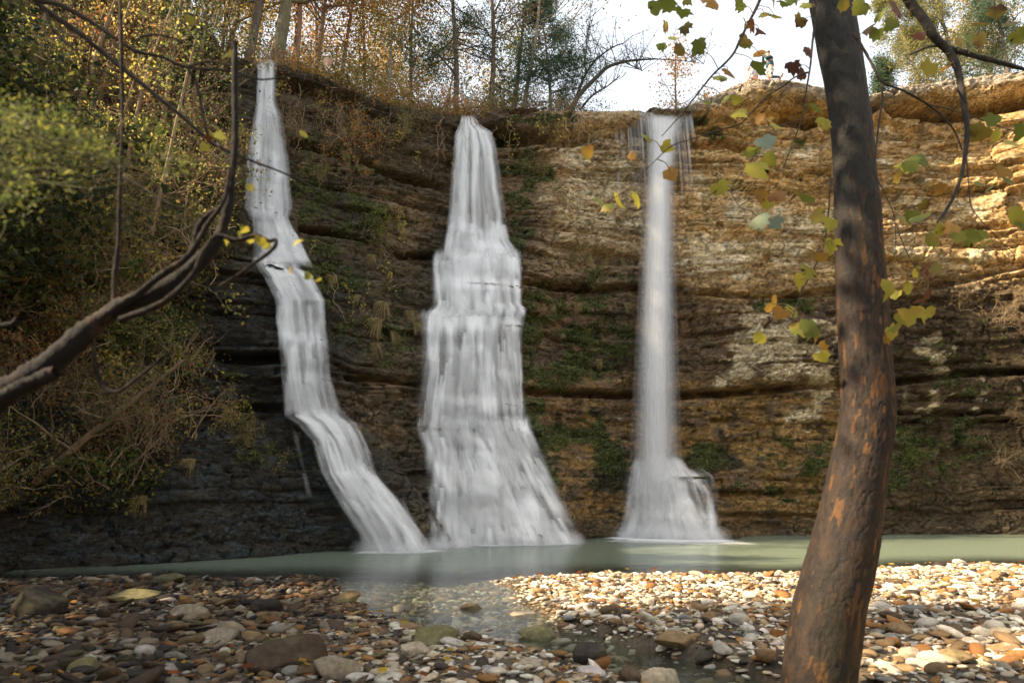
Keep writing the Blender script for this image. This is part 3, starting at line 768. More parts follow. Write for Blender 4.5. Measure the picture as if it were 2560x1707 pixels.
# ------------------------------------------------------------------ waterfalls
fallnorm = np.array([0, -1, 0.25]); fallnorm /= np.linalg.norm(fallnorm)
def sheet(edges, tiers, ncol, seed, base_a, off=.06, streak=28, holes=.5, dens=1.0, edge=.18, rowpx=3.0, drop_smooth=7):
    """a film of water lying on the rock: edges = (py, left, right); tiers = py of the ledges it spills over"""
    e = np.array(edges, float)
    rows = np.arange(e[0, 0], e[-1, 0] + .1, rowpx)
    L = np.interp(rows, e[:, 0], e[:, 1]); R = np.interp(rows, e[:, 0], e[:, 2])
    w5 = (R - L) * .10; L = L - w5; R = R + w5
    L = L + 5 * (fbm(rows * .03, rows * 0, seed=seed, o=3) - .5); R = R + 7 * (fbm(rows * .03, rows * 0, seed=seed + 1, o=3) - .5)
    u = np.linspace(0, 1, ncol)
    T = np.full((len(rows), ncol), np.nan)
    for i, y in enumerate(rows):
        for j in range(ncol):
            p, _ = hit(L[i] + (R[i] - L[i]) * u[j], y)
            if p is not None: T[i, j] = p[1]
    # where the ray misses, use the nearest row below
    for j in range(ncol):
        col = T[:, j]; ok = ~np.isnan(col)
        if ok.any(): T[:, j] = np.interp(np.arange(len(rows)), np.where(ok)[0], col[ok])
    m = T.copy()
    for s in range(1, drop_smooth + 1):     # water leaves the lip and falls clear of the recess under it
        m[s:] = np.minimum(m[s:], T[:-s] + .012 * s)
    m = np.minimum.accumulate(m, axis=0)      # falling water never runs back under a ledge
    kern = np.array([1, 2, 3, 2, 1.]) / 9
    for ax in (0, 1, 0, 1, 0, 1, 0):
        m = np.apply_along_axis(lambda a_: np.convolve(np.pad(a_, 2, 'edge'), kern, 'valid'), ax, m)
    m -= off
    PXs = L[:, None] + (R - L)[:, None] * u[None]; PYs = np.broadcast_to(rows[:, None], PXs.shape)
    a_, b_, c_ = ray(PXs, PYs); t = m / b_
    V = np.stack([a_ * t, m, CAMZ + c_ * t], -1)
    # threads of water: each is a soft streak that starts on a lip, widens and fades as it falls
    rs = np.random.default_rng(seed)
    wpx = np.mean(R - L); span = rows[-1] - rows[0]
    tz = np.r_[rows[0], tiers]
    tr_ = np.ones((len(rows), ncol))
    dens_ = max(0.2, wpx / 12.0)
    tl = np.r_[tz, rows[-1]]
    for k in range(len(tz)):
        gap = tl[k + 1] - tz[k]
        for q_ in range(int(dens_ * (2.6 - 1.1 * holes))):
            u0 = rs.random(); w0 = (3.0 + 7.0 * rs.random() ** 1.5) / wpx
            lag = rs.normal() * .38 * max(gap, 30) + 14 * (vn(u0 * 6, k * 3.1, seed=seed) - .5)
            y0 = tz[k] + (lag if k else abs(lag) * .25)
            ln_ = gap * (.7 + 1.0 * rs.random()) + 20
            i0, i1 = np.searchsorted(rows, [y0, y0 + ln_])
            if i1 - i0 < 2: continue
            f = (rows[i0:i1] - y0) / ln_
            cen = u0 + .03 * (fbm(rows[i0:i1] * .012, np.full(i1 - i0, u0 * 40), seed=seed + 3, o=2) - .5) + (u0 - .5) * .05 * f
            wd_ = w0 * (.7 + .9 * f)
            inten = (base_a * 1.4) * (.55 + .6 * rs.random()) * sst(0, .05, f) * (1 - f ** 2.2)
            eg = .08 + .92 * sst(.02, edge * 1.5, min(u0, 1 - u0) + .10 * (rs.random() - .5))
            tr_[i0:i1] *= 1 - np.clip(inten * eg, 0, .93)[:, None] * np.exp(-((u[None] - cen[:, None]) / wd_[:, None]) ** 2)
    st = fbm(u[None] * wpx / 7.0 + 3, PYs * .004, seed=seed + 5, o=4, g=.6)
    veil = base_a * .40 * sst(.03, .40, np.minimum(u, 1 - u)[None] + .16 * (st - .5)) * np.clip(.6 + 1.6 * (st - .4), 0, 1.4)
    al = (1 - tr_ * (1 - np.clip(veil, 0, .9))) * dens
    thin = fbm(u[None] * wpx / 45.0 + 9 + seed, PYs * .006, seed=seed + 11, o=3)
    al = al * (.60 + .44 * sst(.36, .58, thin))
    al = al * sst(0, .05, np.minimum(u, 1 - u)[None] + .02 * (st - .5))
    if rows[-1] < 1340: al = al * sst(0, 20, rows[-1] - PYs - 20 * fbm(u[None] * wpx / 18.0, PYs * 0, seed=seed + 4, o=2) + 8)
    if rows[0] > 320: al = al * sst(-3, 20, PYs - rows[0] - 22 * fbm(u[None] * wpx / 22.0, PYs * 0, seed=seed + 2, o=2) + 6)
    return V, np.clip(al, 0, .97)
def add_sheet(g, V, al):
    cc = np.concatenate([np.ones(al.shape + (3,)), al[..., None]], -1)
    g.add(V, gridf(*al.shape), cc.reshape(-1, 4))
def wline(px):
    """where the rock seen at column px meets the pool"""
    for y in np.arange(1300, 1420, 1.5):
        p, _ = hit(px, y)
        if p is not None and p[2] < 0.02: return p[:2]
    return on_z(px, 1350)[:2]
def foam(g, pts, w, seed, al0=.9):
    """thin foam lying on the pool along a line"""
    pts = smooth_path(np.array(pts), 60)
    t = np.gradient(pts, axis=0); t /= np.linalg.norm(t, axis=1)[:, None]
    nn_ = np.stack([t[:, 1], -t[:, 0]], -1)
    if nn_[30, 1] > 0: nn_ = -nn_
    v = np.linspace(-.7, 1, 22)
    P = pts[:, None, :] + nn_[:, None, :] * (v[None, :, None] * w)
    al = al0 * np.exp(-np.maximum(v, 0) * 1.5) * sst(1, .6, v)[None] * sst(0, .12, np.minimum(np.linspace(0, 1, 60), np.linspace(1, 0, 60)))[:, None]
    al = al * (.6 + .8 * fbm(P[..., 0] * 2, P[..., 1] * 5, seed=seed, o=3))
    cc = np.concatenate([np.ones(al.shape + (3,)), np.clip(al, 0, 1)[..., None]], -1)
    g.add(np.concatenate([P, np.full(al.shape + (1,), .008)], -1), gridf(*al.shape), cc.reshape(-1, 4))
def strand(g, px, py0, py1, Y, w, al, seed, sway=0):
    """thin falling thread of water: a slim tapering ribbon pair"""
    p0, p1 = at(px, py0, Y), at(px, py1, Y)
    n = 16
    zs = np.linspace(p0[2], p1[2], n)
    x = p0[0] + sway * np.linspace(0, 1, n) ** .5
    y = p0[1] - .12 * np.sqrt(np.linspace(0, 1, n))
    f_ = al * (1 - np.linspace(0, 1, n) ** 2) * np.r_[.6, np.ones(n - 1)]
    for an in (0., 1.57):
        u_ = np.array([-1, -.4, .4, 1])
        V = np.stack([x[:, None] + np.cos(an) * w * u_[None], y[:, None] + np.sin(an) * w * u_[None], zs[:, None] + 0 * u_[None]], -1)
        A = f_[:, None] * np.array([0, 1, 1, 0])[None]
        add_sheet(g, V, A)
# --- left fall
e1a = [(150, 640, 692), (175, 645, 690), (260, 645, 690), (290, 640, 702), (400, 622, 716), (520, 620, 724), (548, 630, 716), (562, 634, 712)]
e1b = [(508, 630, 712), (545, 636, 716), (600, 642, 742), (672, 640, 775)]
e1c = [(640, 640, 736), (672, 652, 745), (690, 668, 775), (750, 694, 803), (850, 704, 812), (950, 712, 820), (1045, 722, 852)]
e1d = [(1006, 720, 840), (1040, 722, 860), (1060, 752, 885), (1100, 788, 905), (1180, 812, 935), (1280, 870, 1010), (1330, 905, 1045), (1368, 918, 1068), (1384, 920, 1074)]
f1 = thing("waterfall", tuple(on_z(990, 1366)), "left waterfall sliding down stepped dark rock behind the crooked branch", "waterfall", "the three waterfalls")
for nm, ed, ti, ba, ho in [("upper_cascade", e1a, [295, 420], .62, .40), ("middle_cascade", e1b, [580, 630], .72, .5), ("lower_cascade", e1c, [700, 765, 850, 950], .66, .62), ("splash_ramp", e1d, [1062, 1120, 1190, 1250, 1300], .62, .62)]:
    g = Geo()
    for lay_, (o_, d_, sd_) in enumerate([(.11, 1.0, 1), (.22, .35, 2)]):
        V, A = sheet(ed, ti, 84, 900 + sd_ * 10 + int(ed[0][0]), ba, off=o_, holes=ho, dens=d_)
        add_sheet(g, V, A)
    g.build(nm, M_FALL, f1, origin=f1.location)
g = Geo(); foam(g, [wline(x) for x in (900, 940, 985, 1030, 1085)], .9, 31, 1.0); g.build("foam", M_FALL, f1, origin=f1.location)
# side trickles of the left fall
for (x0, y0, x1, y1, al) in [(790, 720, 812, 900, .3), (735, 1070, 775, 1250, .18), (1000, 1240, 1050, 1345, .25)]:
    g = Geo(); V, A = sheet([(y0, x0 - 5, x0 + 6), (y1, x1 - 6, x1 + 7)], [y0 + 30], 6, int(x0 + y0), al, holes=.3, edge=.5)
    add_sheet(g, V, A); g.build("trickle", M_FALL, f1, origin=f1.location)
# --- middle fall
e2 = [("upper_cascade", [(290, 1156, 1186), (310, 1152, 1196), (330, 1146, 1225), (380, 1140, 1236), (500, 1132, 1250), (600, 1124, 1262), (620, 1122, 1276), (652, 1118, 1282)], [335, 560, 625], .60, .40),
      ("ledge_cascade", [(616, 1100, 1284), (648, 1096, 1288), (760, 1096, 1290), (770, 1092, 1298), (800, 1072, 1300)], [652, 690, 764], .74, .42),
      ("middle_cascade", [(764, 1074, 1294), (796, 1066, 1292), (900, 1070, 1288), (1000, 1062, 1296), (1080, 1060, 1302)], [798, 890, 985], .58, .62),
      ("splash_ramp", [(1034, 1062, 1302), (1072, 1062, 1312), (1120, 1078, 1330), (1200, 1090, 1362), (1280, 1098, 1400), (1352, 1100, 1432), (1368, 1100, 1438)], [1082, 1125, 1165, 1210, 1255, 1300], .68, .55)]
f2 = thing("waterfall", tuple(on_z(1265, 1350)), "middle waterfall, widest of the three, stepping over ledges into a fan", "waterfall", "the three waterfalls")
for nm, ed, ti, ba, ho in e2:
    g = Geo()
    for o_, d_, sd_ in [(.13, 1.0, 1), (.28, .4, 2)]:
        V, A = sheet(ed, ti, 130, 1200 + sd_ * 10 + int(ed[0][0]), ba, off=o_, holes=ho, dens=d_, edge=.12)
        add_sheet(g, V, A)
    g.build(nm, M_FALL, f2, origin=f2.location)
g = Geo(); foam(g, [wline(x) for x in (1085, 1150, 1220, 1290, 1360, 1445)], 1.0, 32, 1.0); g.build("foam", M_FALL, f2, origin=f2.location)
for (x0, y0, x1, y1, al) in [(1300, 870, 1302, 1080, .5), (1310, 1085, 1335, 1190, .5), (1345, 1190, 1385, 1290, .45), (1078, 1200, 1100, 1230, .5), (1098, 1230, 1112, 1330, .5), (1290, 770, 1296, 830, .4), (1060, 1080, 1066, 1120, .4)]:
    g = Geo(); V, A = sheet([(y0, x0 - 4, x0 + 5), (y1, x1 - 5, x1 + 6)], [y0 + 30], 6, int(x0 + y0), al, holes=.3, edge=.5)
    add_sheet(g, V, A); g.build("trickle", M_FALL, f2, origin=f2.location)
def spray(par, xs, w, h, seed):
    """soft standing spray where the water lands: nested faint shells"""
    r_ = np.random.default_rng(seed); g = Geo()
    for x in xs:
        p = wline(x + 6 * r_.normal()); sc_ = .6 + .8 * r_.random()
        for q_, al in ((.35, .13), (.55, .11), (.78, .09), (1.0, .06)):
            a_ = np.linspace(0, 2 * math.pi, 17)[None]; e_ = np.linspace(.0, math.pi / 2, 7)[:, None]
            V = np.stack([p[0] + w * sc_ * q_ * np.cos(a_) * np.cos(e_), p[1] - .05 + .5 * w * sc_ * q_ * np.sin(a_) * np.cos(e_), h * sc_ * q_ * np.sin(e_) + 0 * a_ + .004], -1)
            A = al * (1 - (e_ / 1.6) ** 2) + 0 * a_
            add_sheet(g, V, A)
    g.build("spray", M_FALL, par, origin=par.location)
spray(f1, np.linspace(930, 1070, 12), .42, .30, 1); spray(f2, np.linspace(1095, 1435, 22), .42, .34, 2)
# --- right fall: free falling column
f3 = thing("waterfall", tuple(on_z(1680, 1345)), "right waterfall, a single narrow column dropping free from the rim", "waterfall", "the three waterfalls")
top, _ = hit(1662, 300)
Yf = top[1] - .30
g = Geo()
pys = np.linspace(281, 1340, 150)
mb = min([hit(x_, y_)[0][1] for x_ in (1610, 1650, 1690) for y_ in (1160, 1200, 1240)])
print('column', Yf, mb, top)
ctr = np.interp(pys, [276, 350, 500, 800, 1140, 1340], [1664, 1657, 1648, 1642, 1640, 1650]); wid = np.interp(pys, [276, 300, 350, 500, 800, 1140, 1340], [70, 66, 58, 58, 74, 92, 180])
yc = Yf + .32 * np.exp(-(pys - 276) / 18.) + min(0, mb - .05 - Yf) * np.clip((pys - 276) / 700, 0, 1) ** .6
for k, (sc_, al0) in enumerate([(.30, .46), (.46, .40), (.62, .34), (.78, .28), (.95, .20), (1.15, .13), (1.4, .07)]):
    ns = 40; th_ = np.linspace(0, 2 * math.pi, ns)
    a_, b_, c_ = ray(ctr, pys); t = yc / b_
    cx_, cz_ = a_ * t, CAMZ + c_ * t
    r = wid * .5 / FP * t * sc_
    V = np.stack([cx_[:, None] + r[:, None] * np.cos(th_)[None], yc[:, None] + (np.interp(pys, [281, 330, 420], [.05, .3, .7]) * r)[:, None] * np.sin(th_)[None], np.broadcast_to(cz_[:, None], (150, ns))], -1)
    nz = fbm(th_[None] * 5 + k * 9, pys[:, None] * .004, seed=70 + k, o=3)
    A = al0 * np.clip(.55 + .9 * nz, 0, 1.5) * (sst(0, .02, np.linspace(0, 1, 150)) * (1 - sst(.76, 1, np.linspace(0, 1, 150))))[:, None] * np.interp(pys, [276, 500, 1100], [1.15, 1.0, .8])[:, None]
    A[:, -1] = A[:, 0]
    add_sheet(g, V, A)
g.build("column", M_FALL, f3, origin=f3.location)
g = Geo()
for o_, d_, sd_ in [(.06, 1, 1), (.25, .6, 2), (.5, .35, 3)]:
    V, A = sheet([(1135, 1596, 1696), (1160, 1588, 1706), (1200, 1582, 1728), (1280, 1574, 1750), (1348, 1560, 1792), (1362, 1558, 1800)], [1150, 1185, 1225, 1270, 1310], 90, 1500 + sd_, .62, off=o_, holes=.5, dens=d_, edge=.2)
    add_sheet(g, V, A)
g.build("splash_ramp", M_FALL, f3, origin=f3.location)
for (x0, y0, x1, y1, al) in [(1765, 1250, 1775, 1340, .3)]:
    g = Geo(); V, A = sheet([(y0, x0 - 4, x0 + 6), (y1, x1 - 5, x1 + 7)], [y0 + 30], 6, int(x0 + y0), al, holes=.3, edge=.5)
    add_sheet(g, V, A); g.build("trickle", M_FALL, f3, origin=f3.location)
g = Geo(); V, A = sheet([(1160, 1684, 1742), (1190, 1708, 1778), (1230, 1738, 1792), (1300, 1756, 1798), (1340, 1762, 1800)], [1185, 1240], 40, 1611, .30, off=.1, holes=.8, edge=.45); add_sheet(g, V, A); g.build("side_cascade", M_FALL, f3, origin=f3.location)
g = Geo(); foam(g, [wline(x) for x in (1500, 1570, 1630, 1690, 1750, 1830)], 2.6, 33, 1.3); g.build("foam", M_FALL, f3, origin=f3.location)
spray(f3, np.linspace(1560, 1790, 18), .6, .5, 3)
# threads beside the right fall
g = Geo(); rs_ = np.random.default_rng(8)
for px in list(np.linspace(1538, 1606, 15)) + list(np.linspace(1612, 1636, 6)) + list(np.linspace(1690, 1722, 9)):
    px += rs_.normal() * 1.5
    L_ = 50 + 210 * rs_.random()
    if 1570 < px < 1600: L_ += 80
    strand(g, px, 278 + 4 * rs_.random(), 278 + L_, Yf + .18 - .1 * rs_.random(), .03 + .07 * rs_.random() ** 2, .15 + .30 * rs_.random(), 1, sway=.04 + .05 * rs_.random())
g.build("side_curtain", M_FALL, f3, origin=f3.location)
g = Geo()
for px in np.linspace(1100, 1150, 12):
    strand(g, px + rs_.normal() * 2, 330 + 30 * rs_.random(), 400 + 60 * rs_.random(), top[1] - 1.0, .012, .3, 1)
g.build("side_curtain", M_FALL, f2, origin=f2.location)

# ------------------------------------------------------------------ big leaning trunk in front, right
def trunk_mesh():
    dl = np.array([(-60, 1860, 1950), (0, 1868, 1961), (100, 1884, 1977), (200, 1902, 1990), (300, 1914, 2003), (400, 1920, 2011), (500, 1921, 2020), (600, 1923, 2027), (700, 1925, 2035), (800, 1930, 2042), (900, 1934, 2050), (950, 1932, 2052), (1000, 1924, 2049), (1050, 1913, 2041), (1100, 1902, 2034), (1150, 1890, 2028), (1200, 1877, 2022), (1250, 1863, 2016), (1300, 1848, 2008), (1350, 1834, 1998), (1400, 1822, 1986), (1500, 1808, 1974), (1568, 1803, 1966), (1700, 1798, 1962)], float) * 1.0884
    Yt = 4.6
    tops = []
    for y_, l, r in dl:
        a = at(l, y_, Yt); b = at(r, y_, Yt)
        tops.append([(a[0] + b[0]) / 2, Yt, (a[2] + b[2]) / 2, (b[0] - a[0]) / 2])
    tops = np.array(tops)[::-1]
    b0 = tops[0]
    base = np.array([[b0[0] - .10, Yt + .03, -.25, b0[3] * 1.5], [b0[0] - .07, Yt + .02, .0, b0[3] * 1.22]])
    up = []
    lx, lz, lr = tops[-1][0], tops[-1][2], tops[-1][3]
    for k in range(1, 7): up.append([lx - .10 * k, Yt + .05 * k, lz + .8 * k, lr * (1 - .10 * k)])
    P = np.vstack([base, tops, up])
    P[:, 1] += .10 * (P[:, 2] / 4 - .6) ** 2
    q = smooth_path(P, 620)
    return q
q = trunk_mesh()
ns = 150
th_ = np.arange(ns) * 2 * math.pi / ns
zz_, tt_ = np.meshgrid(q[:, 2], th_, indexing='ij')
cxs, sns = np.cos(tt_), np.sin(tt_)
lump = fbm(cxs * 1.0, sns * 1.2, zz_ * 1.1, o=3, seed=401) - .5
plate = np.abs(fbm(cxs * 5 + 3, sns * 5, zz_ * 5, o=4, seed=402) - .5)
fiss = np.exp(-(plate / .022) ** 2)
fine = fbm(cxs * 12, sns * 12, zz_ * 45, o=3, seed=403) - .5
knob = np.exp(-(((zz_ - 3.35) / .10) ** 2 + ((tt_ - 5.3) / .5) ** 2))
R_t = q[:, 3][:, None] * (1 + .14 * lump) * .985 + .005 * fine - .004 * fiss + .010 * knob
V = np.stack([q[:, 0][:, None] + R_t * cxs, q[:, 1][:, None] + R_t * sns, zz_], -1)
bare = blobs = None
pn = fbm(cxs * 4.0 + 7, sns * 4.0, zz_ * 6.5, o=5, seed=404, g=.58)
pn2 = fbm(cxs * 4, sns * 4, zz_ * 6, o=3, seed=405)
cb = lerp(np.zeros(V.shape) + np.array([.050, .034, .020]), np.array([.12, .075, .04]), sst(.4, .6, fbm(cxs * 6, sns * 6, zz_ * 16, o=4, seed=406)))
cb = lerp(cb, np.array([.012, .009, .007]), fiss * .9)
tanp = sst(.585, .615, pn + .10 * (pn2 - .5) + .05 * cxs) * (1 - fiss * .6)
cb = lerp(cb, np.array([.44, .24, .06]), tanp * .85 * (1 - sst(3.9, 4.8, zz_) * .8))
# greyer young bark towards the top
cb = lerp(cb, np.array([.075, .10, .11]), sst(2.6, 3.8, zz_) * .75)
for (pz, pt, rz_, rt_, cc_) in [(2.72, 5.0, .07, .16, (.62, .26, .05)), (1.97, 5.35, .07, .15, (.66, .25, .05)), (2.45, 4.95, .05, .10, (.7, .5, .28)), (1.85, 4.85, .035, .12, (.6, .3, .08)), (.62, 4.75, .12, .10, (.5, .25, .08)), (.42, 4.8, .10, .12, (.4, .2, .07)), (1.0, 5.3, .10, .12, (.5, .27, .08))]:
    w_ = sst(.5, .8, np.exp(-(((zz_ - pz) / rz_) ** 2 + ((tt_ - pt) / rt_) ** 2)) + .5 * (pn2 - .5))
    cb = lerp(cb, np.array(cc_), w_)
mossb = sst(1.2, .2, zz_) * sst(.5, .62, fbm(cxs * 3, sns * 3, zz_ * 3, o=4, seed=409))
cb = lerp(cb, np.array([.06, .065, .02]), mossb * .7)
j = np.arange(ns); k = (j + 1) % ns
i_ = np.arange(len(q) - 1)[:, None] * ns
TF = np.stack([i_ + j, i_ + k, i_ + ns + k, i_ + ns + j], -1).reshape(-1, 4)
M_SYC = attr_mat("plated_bark", nscale=22, lo=.65, hi=1.35, bump=.8, bscale=38, stretch=(1, 1, .6), rough=.75, spec=.4, bdist=.012)
syc = thing("leaning_tree", (float(q[0, 0]), 4.6, 0), "tall leaning tree with patchy orange brown bark standing on the gravel in front", "tree")
g = Geo(); g.add(V.reshape(-1, 3), TF, cb.reshape(-1, 3) * np.array([.19, .148, .10])); g.build("trunk", M_SYC, syc, origin=syc.location)

def maple_leaf(rng, size):
    """lobed leaf, slightly folded and curled"""
    lob = np.array([(0, 0), (.16, -.10), (.50, -.06), (.50, .12), (.66, .36), (.46, .44), (.36, .70), (.20, .70), (0, .92), (-.20, .70), (-.36, .70), (-.46, .44), (-.66, .36), (-.50, .12), (-.50, -.06), (-.16, -.10)])
    lob = lob * (1 + .12 * rng.normal(size=lob.shape))
    c_ = np.array([[0, .28]])
    P = np.vstack([c_, lob]) * size
    z = -.35 * np.abs(P[:, 0]) * (rng.random() * 1.4 - .1) - .5 * (P[:, 1] / size - .2) ** 2 * size * rng.random()
    V_ = np.column_stack([P, z])
    f = np.array([[0, 1 + i, 1 + (i + 1) % 16] for i in range(16)])
    n = rng.normal(size=3); n[1] -= 1.2; n /= np.linalg.norm(n)       # roughly facing up the gorge, so broad side shows
    d = np.array([rng.normal() * .7, rng.normal() * .3, -1.0]); d -= d @ n * n; d /= np.linalg.norm(d)
    x = np.cross(d, n)
    return V_ @ np.array([x, d, n]), f
LCOL = {'g': (.15, .18, .03), 'y': (.36, .32, .045), 'o': (.34, .18, .035), 'r': (.14, .05, .02), 'w': (.20, .25, .18), 'd': (.10, .045, .03)}
rl = np.random.default_rng(31)
def leafset(g, lst, Y, size, jit=.25):
    for (x, y, k_) in lst:
        p = at(x, y, Y + jit * rl.normal())
        s_ = size * (.75 + .5 * rl.random())
        V_, f = maple_leaf(rl, s_)
        a_ = np.array(LCOL[k_]); b_ = np.array(LCOL[rl.choice(list(k_ * 2 + 'gyo'))])
        w_ = sst(.35, .65, fbm(V_[:, 0] * 14 + x, V_[:, 1] * 14, V_[:, 2] * 14, o=2, seed=5))[:, None]
        g.add(V_ + p - V_.mean(0), f, (a_ * (1 - w_ * .6) + b_ * w_ * .6) * (.8 + .4 * rl.random()))
def branch(g, pts, Y, r0, r1, n=None, col=(.035, .03, .024), dY=0.0, sides=7):
    pts = smooth_path(np.array(pts, float), n or len(pts) * 7)
    Ys = Y + dY * np.linspace(0, 1, len(pts)) + .04 * (fbm(np.arange(len(pts)) * .2, 0 * pts[:, 0], seed=int(pts[0, 0]) & 255) - .5)
    P = np.array([at(a, b, yy_) for (a, b), yy_ in zip(pts, Ys)])
    v, f = tube(P, np.linspace(r0, r1, len(P)), sides, rng=rl, rough=.25)
    g.add(v, f, np.tile(np.array(col), (len(v), 1)) * (.7 + .6 * rl.random((len(v), 1))))
    return P
BR = [
 ([(1905, -40), (1900, 0), (1855, 90), (1830, 140), (1780, 190), (1740, 240), (1700, 290), (1655, 340)], 4.1, .012, .003,
  [(1670, 12, 'g'), (1707, 30, 'g'), (1718, 5, 'g'), (1775, 10, 'o'), (1640, 18, 'g'), (1690, 95, 'g'), (1655, 118, 'g'), (1698, 125, 'g'), (1715, 72, 'd'), (1750, 110, 'g'), (1745, 122, 'g'), (1664, 68, 'r'), (1862, 60, 'd'), (1880, 65, 'r'), (1900, 80, 'r'), (1862, 105, 'g'), (1938, 42, 'g'), (1910, 38, 'g'), (1935, 8, 'g'), (1850, 15, 'g'), (1960, 10, 'g'), (1980, 2, 'g'), (1900, 135, 'o'), (1897, 170, 'g'), (1820, 182, 'o'), (1800, 197, 'g'), (1765, 255, 'g'), (1810, 252, 'g'), (1840, 250, 'y')]),
 ([(2042, -40), (2035, 40), (2035, 70), (2030, 120), (2025, 170), (2015, 230), (2007, 290), (1985, 350), (1958, 420)], 4.0, .010, .003,
  [(2015, 15, 'g'), (2020, 130, 'd'), (1983, 168, 'd'), (2003, 186, 'd'), (2000, 52, 'd'), (1850, 285, 'y'), (1920, 300, 'o'), (1935, 312, 'y'), (1900, 295, 'o'), (2060, 310, 'y'), (2040, 270, 'g')]),
 ([(2025, 180), (1985, 195), (1960, 215), (1920, 240), (1880, 280), (1850, 310), (1800, 325), (1740, 345), (1680, 365), (1640, 400), (1600, 440), (1560, 480), (1515, 505)], 4.0, .006, .002,
  [(1615, 345, 'y'), (1666, 367, 'y'), (1578, 390, 'o'), (1677, 435, 'o'), (1470, 380, 'o'), (1500, 505, 'g'), (1520, 520, 'g'), (1545, 500, 'y'), (1590, 500, 'y')]),
 ([(2000, 300), (1940, 320), (1900, 355), (1880, 400), (1830, 470), (1850, 520)], 3.8, .004, .002,
  [(1915, 355, 'w'), (1880, 380, 'g'), (1920, 400, 'y'), (1893, 425, 'y'), (1800, 470, 'y'), (1830, 465, 'y'), (1905, 490, 'o'), (1945, 490, 'r'), (1925, 507, 'y'), (2010, 490, 'g'), (1900, 555, 'w'), (1940, 556, 'w'), (2045, 540, 'y')]),
 ([(2075, 440), (2072, 520), (2060, 610), (2030, 680), (2000, 740), (1980, 800)], 3.9, .005, .002,
  [(2075, 560, 'y'), (2080, 612, 'y'), (1990, 620, 'g'), (2070, 615, 'g'), (2050, 645, 'o'), (2020, 680, 'y'), (2000, 700, 'y'), (1930, 760, 'o'), (1950, 782, 'o'), (1980, 780, 'y'), (2000, 820, 'g'), (2025, 825, 'g'), (1900, 845, 'y'), (2060, 870, 'o'), (2055, 892, 'y')]),
 ([(2262, -30), (2280, 12), (2310, 50), (2335, 90), (2362, 118), (2385, 150), (2398, 190), (2408, 250), (2418, 320), (2415, 370), (2403, 440), (2375, 510), (2343, 556)], 3.7, .034, .006,
  [(2110, 5, 'g'), (2150, 20, 'g'), (2200, 40, 'g'), (2230, 60, 'g'), (2190, 85, 'g'), (2170, 75, 'd'), (2225, 70, 'g'), (2240, 25, 'r'), (2300, 90, 'r'), (2320, 170, 'y'), (2370, 165, 'o'), (2450, 100, 'r'), (2490, 30, 'd'), (2530, 60, 'r'), (2545, 90, 'g'), (2450, 60, 'g')]),
 ([(2365, 120), (2420, 135), (2480, 152), (2530, 165), (2600, 185)], 3.7, .020, .010,
  [(2480, 300, 'g'), (2490, 340, 'y'), (2530, 360, 'y'), (2430, 330, 'g'), (2550, 330, 'g'), (2450, 330, 'g'), (2400, 110, 'g'), (2430, 100, 'g')]),
 ([(2360, 118), (2330, 116), (2300, 126), (2275, 137)], 3.7, .009, .006, []),
 ([(2135, 85), (2160, 125), (2185, 170), (2205, 205), (2260, 228), (2320, 262), (2365, 300), (2390, 335), (2405, 375)], 3.9, .010, .005,
  [(2260, 420, 'y'), (2300, 400, 'g'), (2245, 440, 'y'), (2280, 410, 'g'), (2350, 470, 'o'), (2310, 512, 'r'), (2280, 540, 'g'), (2262, 552, 'g'), (2300, 545, 'g')]),
 ([(2205, 205), (2205, 250), (2197, 310), (2190, 370), (2186, 430), (2210, 480), (2235, 540), (2240, 620)], 3.9, .007, .002,
  [(2350, 575, 'y'), (2375, 570, 'o'), (2400, 590, 'g'), (2440, 590, 'g'), (2460, 612, 'g'), (2420, 600, 'g'), (2545, 540, 'y'), (2552, 556, 'g'), (2450, 460, 'g'), (2480, 470, 'g'), (2510, 430, 'o'), (2520, 452, 'g'), (2330, 600, 'g')]),
 ([(2320, 262), (2400, 280), (2480, 310), (2570, 340)], 3.9, .004, .003, []),
 ([(2415, 380), (2422, 460), (2430, 520), (2470, 570), (2540, 640)], 3.7, .004, .002, []),
 ([(2240, 560), (2262, 620), (2290, 670), (2320, 700)], 3.9, .003, .002,
  [(2260, 690, 'o'), (2290, 680, 'y'), (2320, 670, 'r'), (2340, 672, 'g'), (2220, 720, 'y'), (2240, 735, 'y'), (2270, 722, 'y'), (2310, 742, 'r'), (2270, 790, 'y'), (2300, 780, 'y'), (2320, 782, 'y'), (2230, 830, 'y'), (2240, 820, 'g'), (2220, 842, 'o'), (2250, 800, 'y')]),
]
for pts, Y, r0, r1, lv_ in BR:
    g = Geo(); branch(g, pts, Y, r0, r1, dY=-.2)
    # petioles tie every leaf to its branch
    path = smooth_path(np.array(pts, float), 60)
    for (x, y, k_) in lv_:
        q_ = path[np.argmin(np.hypot(path[:, 0] - x, path[:, 1] - y))]
        if math.hypot(x - q_[0], y - q_[1]) > 75: continue
        mid_ = ((x + q_[0]) / 2 + 6, (y + q_[1]) / 2 - 8)
        branch(g, [tuple(q_), mid_, (x, y)], Y - .1, .0035, .002, n=7, col=(.16, .11, .05), sides=4)
    b = g.build("branch", M_TWIG, syc, origin=syc.location)
    if lv_:
        g = Geo(); leafset(g, lv_, Y - .08, .09)
        f = g.build("foliage", M_BIGLEAF, b, origin=syc.location)

